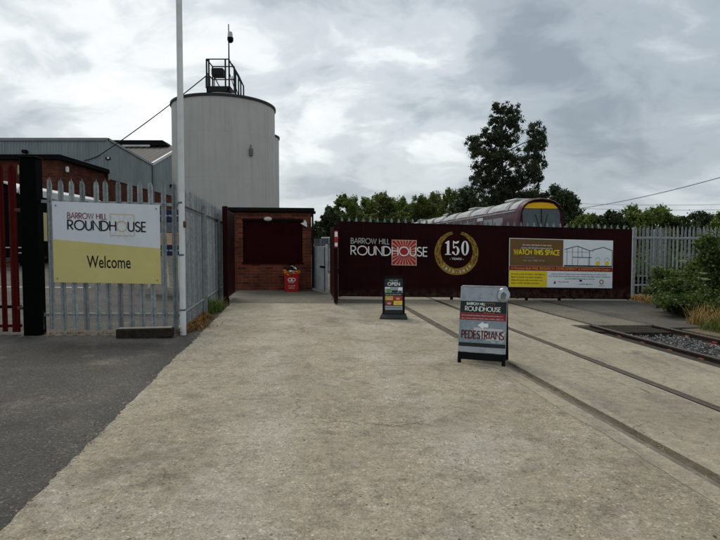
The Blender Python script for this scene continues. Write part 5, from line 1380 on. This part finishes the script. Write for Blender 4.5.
        m = MB(); m.add([(x, yf(z) - .022, z) for x, z in yq], [(0, 1, 2, 3)]); m.build('yellow_front', 'train_yellow', o)
        for sg in (-1, 1):
            m = MB(); m.tube([(sg * wI * .72, .03, 1.5), (sg * wI * .72, -.03, 1.5)], .13, 16); m.build('headlight', 'chrome', o)
        m = MB(); m.bbox(-.2, .2, -.5, .5, .75, 1.0, .04); m.build('coupler', 'dark_under', o)
    return o
coach('railcar', 'maroon railcar with yellow band over its windscreen behind the gate', 0, 23.0, True)
coach('railcar', 'trailing maroon railcar coupled behind the one with yellow band', 23.4, 23.0, False)
m = MB(); rr = []
for t in (20, 130):
    c = [(-2.6, -.1), (-1.7, tz0 - .16), (1.7, tz0 - .16), (2.6, -.1)]
    rr.append([W(s_tr + x, t, z) for x, z in c])
m.loft(rr, closed=False); m.build('track_bed', 'soil', None, kind='structure')
for sg in (-1, 1):
    m = MB(); m.loft([[W(s_tr + sg * .72 + x, t, tz0 + z) for x, z in ((-.035, -.17), (-.035, -.002), (.035, -.002), (.035, -.17))] for t in (20, 130)], True, True); m.build('far_rail', 'rail_steel', None, kind='structure')

# ================================================================== VEGETATION
def leaves(centers, radii, n, size, droop=0.0, seed=1, elong=1.6, shell=0.55):
    """many small folded leaf faces filling a set of ellipsoid clumps"""
    rg = np.random.default_rng(seed); C_ = np.asarray(centers, float); Rd = np.asarray(radii, float)
    if Rd.ndim == 1: Rd = np.stack([Rd, Rd, Rd], 1)
    vol = Rd.prod(1) ** (2 / 3); idx = rg.choice(len(C_), n, p=vol / vol.sum())
    d = rg.normal(size=(n, 3)); d /= np.linalg.norm(d, axis=1, keepdims=True)
    rad = (shell + (1 - shell) * rg.random(n)) ** .8 * np.where(rg.random(n) < .22, rg.uniform(1.1, 1.75, n), 1.0)
    soft = rg.normal(size=(n, 3)) * .62
    P = C_[idx] + np.where((rg.random(n) < .6)[:, None], soft, d * rad[:, None]) * Rd[idx]
    ax = rg.normal(size=(n, 3)); ax[:, 2] -= droop; ax /= np.linalg.norm(ax, axis=1, keepdims=True)
    bx_ = np.cross(ax, rg.normal(size=(n, 3)) + np.array([0, 0, .6])); bx_ /= np.linalg.norm(bx_, axis=1, keepdims=True) + 1e-9
    s_ = size * rg.uniform(.6, 1.35, n)[:, None]
    nn = np.cross(ax, bx_)
    a_ = P - ax * s_ * elong * .5; b_ = P + bx_ * s_ * .5 + nn * s_ * .12; c_ = P + ax * s_ * elong * .5; e_ = P - bx_ * s_ * .5 + nn * s_ * .12
    V = np.stack([a_, b_, c_, e_], 1).reshape(-1, 3)
    return V


def quadmesh(V, name, mat):
    n = len(V) // 4; me = bpy.data.meshes.new(name)
    me.vertices.add(4 * n); me.vertices.foreach_set('co', V.astype(np.float32).ravel())
    me.loops.add(4 * n); me.loops.foreach_set('vertex_index', np.arange(4 * n, dtype=np.int32))
    me.polygons.add(n); me.polygons.foreach_set('loop_start', np.arange(0, 4 * n, 4, dtype=np.int32))
    try: me.polygons.foreach_set('loop_total', np.full(n, 4, dtype=np.int32))
    except Exception: pass
    me.materials.append(MAT(mat)); me.update(calc_edges=True); return me


def addmesh(me, name, parent): o = bpy.data.objects.new(name, me); COL.objects.link(o); o.parent = parent; return o


def tree(name, label, base, lobes, n, size, mat, bark='bark', trunk_r=.18, droop=0.0, sub=10, subr=.45, seed=1, group=None, cat='tree', limbs=True, shell=.4):
    """base (x,y,z) world; lobes: (x,y,z,rx,ry,rz) world. Each lobe is broken into smaller leaf clumps."""
    rg = np.random.default_rng(seed); base = Vector(base)
    o = thing(name, label, cat, base, 0, group)
    cs = []; rs = []
    for (x, y, z, rx, ry, rz) in lobes:
        for _ in range(sub):
            d = rg.normal(size=3); d /= np.linalg.norm(d); r_ = rg.uniform(.35, 1.0)
            cs.append((x + d[0] * rx * r_ - base.x, y + d[1] * ry * r_ - base.y, z + d[2] * rz * r_ - base.z))
            k = subr * rg.uniform(.55, 1.2); rs.append((min(rx, ry) * k, min(rx, ry) * k, rz * k * .9))
    addmesh(quadmesh(leaves(cs, rs, n, size, droop, seed, shell=shell), 'crown', mat), 'crown', o)
    zs = [l[2] for l in lobes]; ztop = max(l[2] + l[5] * .6 for l in lobes)
    topl = max(lobes, key=lambda l: l[2] + l[5]); tp = Vector((topl[0], topl[1], topl[2])) - base
    m = MB(); mid = Vector((tp.x * .35, tp.y * .35, tp.z * .5))
    m.tube([(0, 0, -.3), (0.02, 0, tp.z * .2), mid, tp], [trunk_r * 1.25, trunk_r, trunk_r * .62, trunk_r * .15], 9); m.build('trunk', bark, o)
    if limbs:
        m = MB()
        for i, (x, y, z, rx, ry, rz) in enumerate(lobes):
            e = Vector((x, y, z)) - base; f = clamp((e.z - rz) / max(tp.z, .1), .18, .8); st0 = Vector((tp.x * f * .7, tp.y * f * .7, tp.z * f))
            md = st0.lerp(e, .55) + Vector((0, 0, .12 * (e - st0).length))
            m.tube([st0, md, e], [trunk_r * .42, trunk_r * .25, trunk_r * .08], 6)
            for _ in range(4):
                d = Vector(rg.normal(size=3)); d = Vector((d.x * rx, d.y * ry, d.z * rz)) * .55
                m.tube([md.lerp(e, rg.random()), e + d], [trunk_r * .12, trunk_r * .03], 5)
        m.build('limbs', bark, o)
    return o


# --- the tall birch; lobes surveyed off the photograph at its own distance
BYD = 46.0
def L(px, py, rpx, rpy, yo=0.0, Y=BYD):
    p = PY(px, py, Y + yo); k = (Y + yo) / F; return (p.x, p.y, p.z, rpx * k, max(rpx, rpy) * k * .9, rpy * k)
bl_ = [L(500, 108, 8, 8), L(511, 113, 8, 9), L(497, 121, 9, 8, .6), L(513, 127, 11, 11, -.5), L(503, 139, 13, 11), L(489, 137, 10, 8, .8), L(474, 142, 8, 6, .5), L(479, 153, 10, 10, -.6),
       L(493, 158, 12, 12, .7), L(508, 160, 13, 13, -.8), L(535, 130, 9, 8, .3), L(541, 142, 7, 10, -.3), L(533, 149, 10, 12), L(540, 162, 7, 9, .7), L(528, 170, 11, 13, -.4), L(484, 172, 11, 12, .3),
       L(499, 180, 14, 13), L(517, 185, 14, 12, .6), L(477, 186, 10, 10, -.5), L(537, 180, 6, 9, .2), L(492, 197, 16, 12), L(520, 200, 18, 12, .4)]
bb = PY(505, 252, BYD)
tree('birch_tree', 'tall dark birch with drooping twigs rising behind the railcar', (bb.x, bb.y, 0), [(x, y, z, rx * 1.12, ry * 1.2, rz * 1.12) for x, y, z, rx, ry, rz in bl_], 66000, .088, 'leaf_birch', 'bark', .17, 1.8, 30, .23, 5, shell=.1)
# --- darker bushes flanking it
def bushy(name, label, px, pyt, pyb, wpx, Y, mat, n, size, seed, group=None, lob=9, sub=16, wide=1.0):
    rg = random.Random(seed); ls = []; hp = pyb - pyt
    for i in range(lob):                        # rounded head of several uneven lobes over a wide body
        fx = -1 + 2 * (i + rg.uniform(.1, .9)) / lob; top = 1 - .32 * abs(fx) ** 1.8 - rg.uniform(0, .16)
        r_ = wpx * rg.uniform(.36, .52); rz_ = hp * rg.uniform(.13, .20)
        ls.append(L(px + fx * wpx * wide, pyb - hp * top + rz_, r_, rz_, rg.uniform(-1.2, 1.2), Y))
        ls.append(L(px + fx * wpx * wide, pyb - hp * top * rg.uniform(.35, .6), r_ * 1.15, hp * .2, rg.uniform(-1.2, 1.2), Y))
    b = PY(px, 250, Y)
    return tree(name, label, (b.x, b.y, -.1), ls, n, size, mat, 'bark', .10, .1, sub, .34, seed, group, shell=.15)
bushy('thicket_tree', 'very dark rounded tree at the birch foot on its left', 468, 186, 245, 17, 44, 'leaf_dark', 18000, .125, 21)
bushy('thicket_tree', 'dark tree beyond the railcar roof, straight under the birch', 500, 182, 248, 24, 50, 'leaf_dark', 18000, .13, 22)
bushy('thicket_tree', 'dark rounded tree right of the birch, above the yellow banded cab', 558, 178, 248, 21, 43, 'leaf_dark', 24000, .115, 23, lob=7)
bushy('thicket_tree', 'low dark tree between the birch and its right hand neighbour', 535, 186, 248, 17, 47, 'leaf_dark', 14000, .13, 24)
# --- treeline to the left of the birch
TLG = 'trees in the far line left of the birch'
for i, (px, pyt, w_, Y, mt, lab) in enumerate(((331, 203, 11, 58, 'leaf_dark', 'small dark tree nearest the brick kiosk in the far tree line'),
        (347, 192, 15, 62, 'leaf_mid', 'second tree right of the kiosk in the far tree line'), (367, 190, 16, 66, 'leaf_mid', 'broad green tree above the white logo lettering on the gate'),
        (386, 189, 15, 60, 'leaf_olive', 'olive green tree above the small cafe board'), (405, 190, 15, 64, 'leaf_mid', 'green tree above the red square logo on the gate'),
        (421, 192, 14, 58, 'leaf_olive', 'olive tree where the railcar roof meets the far tree line'), (437, 187, 11, 62, 'leaf_olive', 'thin pale tree with open top left of the birch'),
        (452, 183, 11, 56, 'leaf_olive', 'feathery pale tree just left of the birch thicket'))):
    bushy('field_tree', lab, px, pyt, 250, w_, Y, mt, 26000, .145 if i < 6 else .12, 40 + i, TLG, 6)
bushy('far_tree', 'low bluish dark tree far behind the kiosk corner', 318, 219, 250, 8, 85, 'leaf_dark', 2500, .3, 60)
# --- hedge line on the right
for i, (px, pyt, w_, mt, lab) in enumerate(((588, 208, 17, 'leaf_mid', 'hedge bush beside the railcar cab'), (612, 206, 18, 'leaf_dark', 'hedge bush above the end of the maroon gate'),
        (634, 204, 18, 'leaf_mid', 'hedge bush where the galvanised fence starts'), (656, 200, 19, 'leaf_mid', 'tallest hedge bush behind the galvanised fence'),
        (680, 207, 17, 'leaf_dark', 'hedge bush behind the middle of the galvanised fence'), (701, 205, 17, 'leaf_dark', 'dark hedge bush near the picture edge behind the fence'), (724, 206, 18, 'leaf_mid', 'hedge bush cut by the picture edge behind the fence'))):
    bushy('hedge_bush', lab, px, pyt, 262, w_, 32 + (i % 3), mt, 18000, .095, 70 + i, 'hedge bushes behind the galvanised fence', 6)
# nettles and brambles filling the ground behind the galvanised fences
rg = np.random.default_rng(8); cs = []; rs = []
for i in range(150):
    p = W(rg.uniform(11.2, 26), rg.uniform(21.8, 26), 0); h = rg.uniform(.7, 1.7); cs.append((p.x, p.y, h * .45 - .2)); rs.append((.6, .6, h * .55))
o = addmesh(quadmesh(leaves(cs, rs, 30000, .10, 0, 8), 'undergrowth', 'leaf_shrub'), 'undergrowth', None); tag(o, 'dark green undergrowth behind the galvanised palisade fences', 'undergrowth', kind='stuff')
# distant ridge of trees closing the view
V = []
rg = np.random.default_rng(3)
cs = []; rs = []
for i in range(90):
    x = -60 + i * 3.2 + rg.uniform(-1, 1); y = 120 + rg.uniform(-6, 6); h = rg.uniform(3.0, 5.5)
    cs.append((x, y, h * .55)); rs.append((3.2, 3, h * .6))
me = quadmesh(leaves(cs, rs, 30000, .5, 0, 3), 'far_wood', 'leaf_mid'); o = addmesh(me, 'far_wood', None); tag(o, 'far belt of trees closing the view at the horizon', 'trees', kind='stuff')

# --- shrubs on the right, near the open track
def shrub(name, label, s, t, w_, d_, h_, mat, n, size, seed, group=None):
    rg = random.Random(seed); b = W(s, t, gz(s, t)); ls = []
    for i in range(12):
        a_ = rg.uniform(0, 6.28); r_ = rg.uniform(.1, .75); z = rg.uniform(.2, .85) * h_ * (1 - .35 * r_)
        c = W(s + math.cos(a_) * r_ * w_, t + math.sin(a_) * r_ * d_, gz(s, t) + z); k = rg.uniform(.28, .46)
        ls.append((c.x, c.y, c.z, w_ * k, d_ * k, h_ * k * .7))
    return tree(name, label, b, ls, n, size, mat, 'bark', .035, .25, 9, .5, seed, group, cat='shrub')
shrub('bramble_shrub', 'dense dark bramble spilling towards the open track', 10.55, 12.6, 1.15, 1.2, .92, 'leaf_shrub', 20000, .055, 81)
shrub('elder_shrub', 'leafy elder shrub in front of the galvanised fence', 11.75, 14.4, 1.0, 1.0, 1.45, 'leaf_elder', 16000, .06, 82)
shrub('tall_shrub', 'tallest green shrub at the picture edge by the track', 11.65, 13.2, 1.25, 1.2, 2.2, 'leaf_shrub', 22000, .06, 83)
shrub('low_bramble', 'low bramble clump at the edge of the track beside dry grass', 10.7, 11.3, .9, .9, .95, 'leaf_shrub', 13000, .052, 84)
shrub('elder_shrub', 'elder shrub cut by the picture edge above the ballast', 11.5, 11.6, 1.0, 1.0, 1.75, 'leaf_elder', 14000, .058, 85)
# pale flower heads standing above the leaves
def flowers(label, spots, name):
    for i, (s, t, z) in enumerate(spots):
        o = thing(name, label[i], 'flower head', W(s, t, gz(s, t)))
        m = MB(); m.tube([(0, 0, 0), (.02, .01, z * .6), (.05 * (-1) ** i, 0, z)], [.010, .008, .005], 6); m.build('stem', 'bark', o)
        c = [(.05 * (-1) ** i + RNG.normal() * .05, RNG.normal() * .05, z + RNG.normal() * .012) for _ in range(9)]
        addmesh(quadmesh(leaves(c, [(.045, .045, .014)] * 9, 130, .020, 0, 200 + i, 1.0), 'blossom', 'blossom'), 'blossom', o)
flowers(['pale flat flower head highest above the elder shrub', 'pale flower head lowest at the front of the bramble', 'pale flower head by the second pale of the fence', 'pale flower head over the middle of the elder', 'pale flower head nearest the picture edge', 'pale flower head between elder and bramble'],
        [(11.6, 13.7, 1.72), (10.5, 12.2, .98), (11.2, 14.0, 1.42), (11.2, 13.3, 1.40), (11.6, 12.5, 1.95), (10.85, 12.7, 1.12)], 'flower_head')


def blades(spots, h, mat, name, label, cat, seed=0, lean=.5, wd=.006):
    """tufts of grass: bent tapering blades"""
    rg = np.random.default_rng(seed); V = []
    for (x, y, z, sc) in spots:
        a_ = rg.uniform(0, 6.28); hh_ = h * sc * rg.uniform(.5, 1.25); ln = hh_ * lean * rg.uniform(.2, 1.3)
        d = np.array([math.cos(a_), math.sin(a_), 0]); pdir = np.array([-d[1], d[0], 0]) * wd * rg.uniform(.6, 1.4)
        p0 = np.array([x, y, z]); p1 = p0 + d * ln * .35 + np.array([0, 0, hh_ * .6]); p2 = p0 + d * ln + np.array([0, 0, hh_])
        V += [p0 - pdir, p0 + pdir, p1 + pdir * .8, p1 - pdir * .8, p1 - pdir * .8, p1 + pdir * .8, p2 + pdir * .15, p2 - pdir * .15]
    me = quadmesh(np.array(V), name, mat); o = addmesh(me, name, None); return tag(o, label, cat, kind='stuff')


def scatter(n, f):
    out = []
    for _ in range(n):
        s, t, k = f(); p = W(s, t, gz(s, t) - .03); out.append((p.x, p.y, p.z, k))
    return out


N_ = RNG.normal; U_ = RNG.uniform
# dead weeds at the foot of the side fence
def fw():
    t = U_(9.75, 14.6); w = .13 + .10 * math.sin(t * 3.1) * math.sin(t * 1.3 + 1); return (-2.16 + .035 * 0 - .03 * (t - 10) * .9 + abs(N_()) * w, t, U_(.5, 1.2))
blades(scatter(1900, fw), .11, 'straw_brown', 'dry_weeds', 'brown dead weeds along the foot of the side fence', 'dry weeds', 1, 1.5, .008)
blades(scatter(420, lambda: (-2.08 + N_() * .09, 13.3 + N_() * .30, U_(.6, 1.3))), .26, 'weed_green', 'green_weeds', 'green weed tuft at the far foot of the side fence', 'weeds', 2, .9, .012)
blades(scatter(260, lambda: (U_(-4.5, -2.3), 9.85 + abs(N_()) * .06, U_(.3, 1.0))), .07, 'straw_brown', 'sparse_weeds', 'thin dead weeds under the front palisade fence', 'dry weeds', 3, 1.2)
# dry grass by the track
blades(scatter(3600, lambda: (9.05 + abs(N_()) * .75, U_(7.0, 11.2), U_(.35, 1.3))), .40, 'straw', 'dry_grass', 'straw coloured dry grass between open track and shrubs', 'dry grass', 4, .7, .007)
blades(scatter(1800, lambda: (8.7 + abs(N_()) * .9, U_(6.0, 10.4), U_(.4, 1.2))), .35, 'weed_green', 'track_grass', 'green grass growing beside the open track', 'grass', 5, .8, .008)
blades(scatter(1500, lambda: (11.75 + U_(-.2, 1.6), 16.6 + N_() * .5, U_(.4, 1.2))), .17, 'straw_brown', 'fence_weeds', 'brown dead weeds below the galvanised fence by the gate end', 'dry weeds', 6, 1.1, .009)
blades(scatter(700, lambda: (11.35 + abs(N_()) * .4, 14.6 + N_() * 1.0, U_(.3, 1.1))), .16, 'straw', 'verge_grass', 'dry grass fringe along the asphalt edge before the shrubs', 'dry grass', 7, 1.0, .008)
# moss and weeds in the joints of the rails
blades(scatter(500, lambda: (3.02 + N_() * .02, U_(2.5, 12), U_(.3, 1.0))), .022, 'straw', 'joint_weeds', 'tiny dry weeds growing in the groove of the first rail', 'weeds', 8, 1.6, .004)

# ================================================================== WIRES
def wire(name, label, a, b, sag, r):
    a, b = Vector(a), Vector(b); pts = []
    for i in range(25):
        f = i / 24; p = a.lerp(b, f); p.z -= sag * 4 * f * (1 - f); pts.append(p)
    return MB().tube(pts, r, 6).build(name, 'wire', None, label=label, cat='wire')
wire('power_cable', 'dark cable sloping from the silo platform down to the shed', PY(206, 76, pfY), PY(100, 155, BY - .3), .12, .030)
wire('wall_cable', 'thin cable running along the shed cladding', PY(100, 155, BY - .12), PY(84, 160.5, BY - .12), .05, .03)
wire('overhead_wire', 'dark overhead wire rising to the picture edge above the hedge', PY(575, 209, 60), PY(760, 166, 38), .35, .028)
wire('overhead_wire', 'upper of two faint level wires over the hedge', PY(545, 202, 75), PY(760, 203.5, 60), .3, .02)
wire('overhead_wire', 'lower of two faint level wires over the hedge', PY(545, 206.5, 75), PY(760, 209, 60), .3, .02)
# --- dark paling and a pale van roof in the gap beyond the wicket
dp = thing('dark_fence', 'dark grey palisade far behind the wicket gate', 'fence', PY(306, 247, 34) - Vector((0, 0, 1.75)))
pd = pale_mesh(2.35, .09, 'galv_dark')
for i in range(14): inst(pd, 'pale', dp, (i * .145, 0, 0))
MB().box(-.1, 2.1, .02, .06, 1.9, 1.96).build('rail', 'galv_dark', dp)
pv = thing('pale_van', 'pale vehicle roof and windows glimpsed between kiosk and maroon gate', 'van', (PY(320, 247, 38).x, 38, 0))
vz = PY(325, 237, 38).z
MB().bbox(0, 1.9, 0, 4.2, .45, 1.55, .06).build('body', 'trim_pale', pv)
m = MB(); m.loft([[(x0, y0, z) for x0, y0 in ((.0 + i, 0 + i), (1.9 - i, 0 + i), (1.9 - i, 4.2 - i), (.0 + i, 4.2 - i))] for z, i in ((1.551, .02), (vz - .12, .12))], False, True); m.build('cabin', 'window_dark', pv)
MB().bbox(.08, 1.82, .08, 4.1, vz - .119, vz, .03).build('roof', 'trim_pale', pv)
for x in (.04, .6, 1.2, 1.78): MB().bbox(x, x + .08, -.01, .06, 1.552, vz - .13, .01).build('pillar', 'trim_pale', pv)
for x in (.1, 1.6):
    for y in (.8, 3.4): m = MB(); m.tube([(x, y, .33), (x + .2, y, .33)], .33, 16); m.build('wheel', 'dark_under', pv)
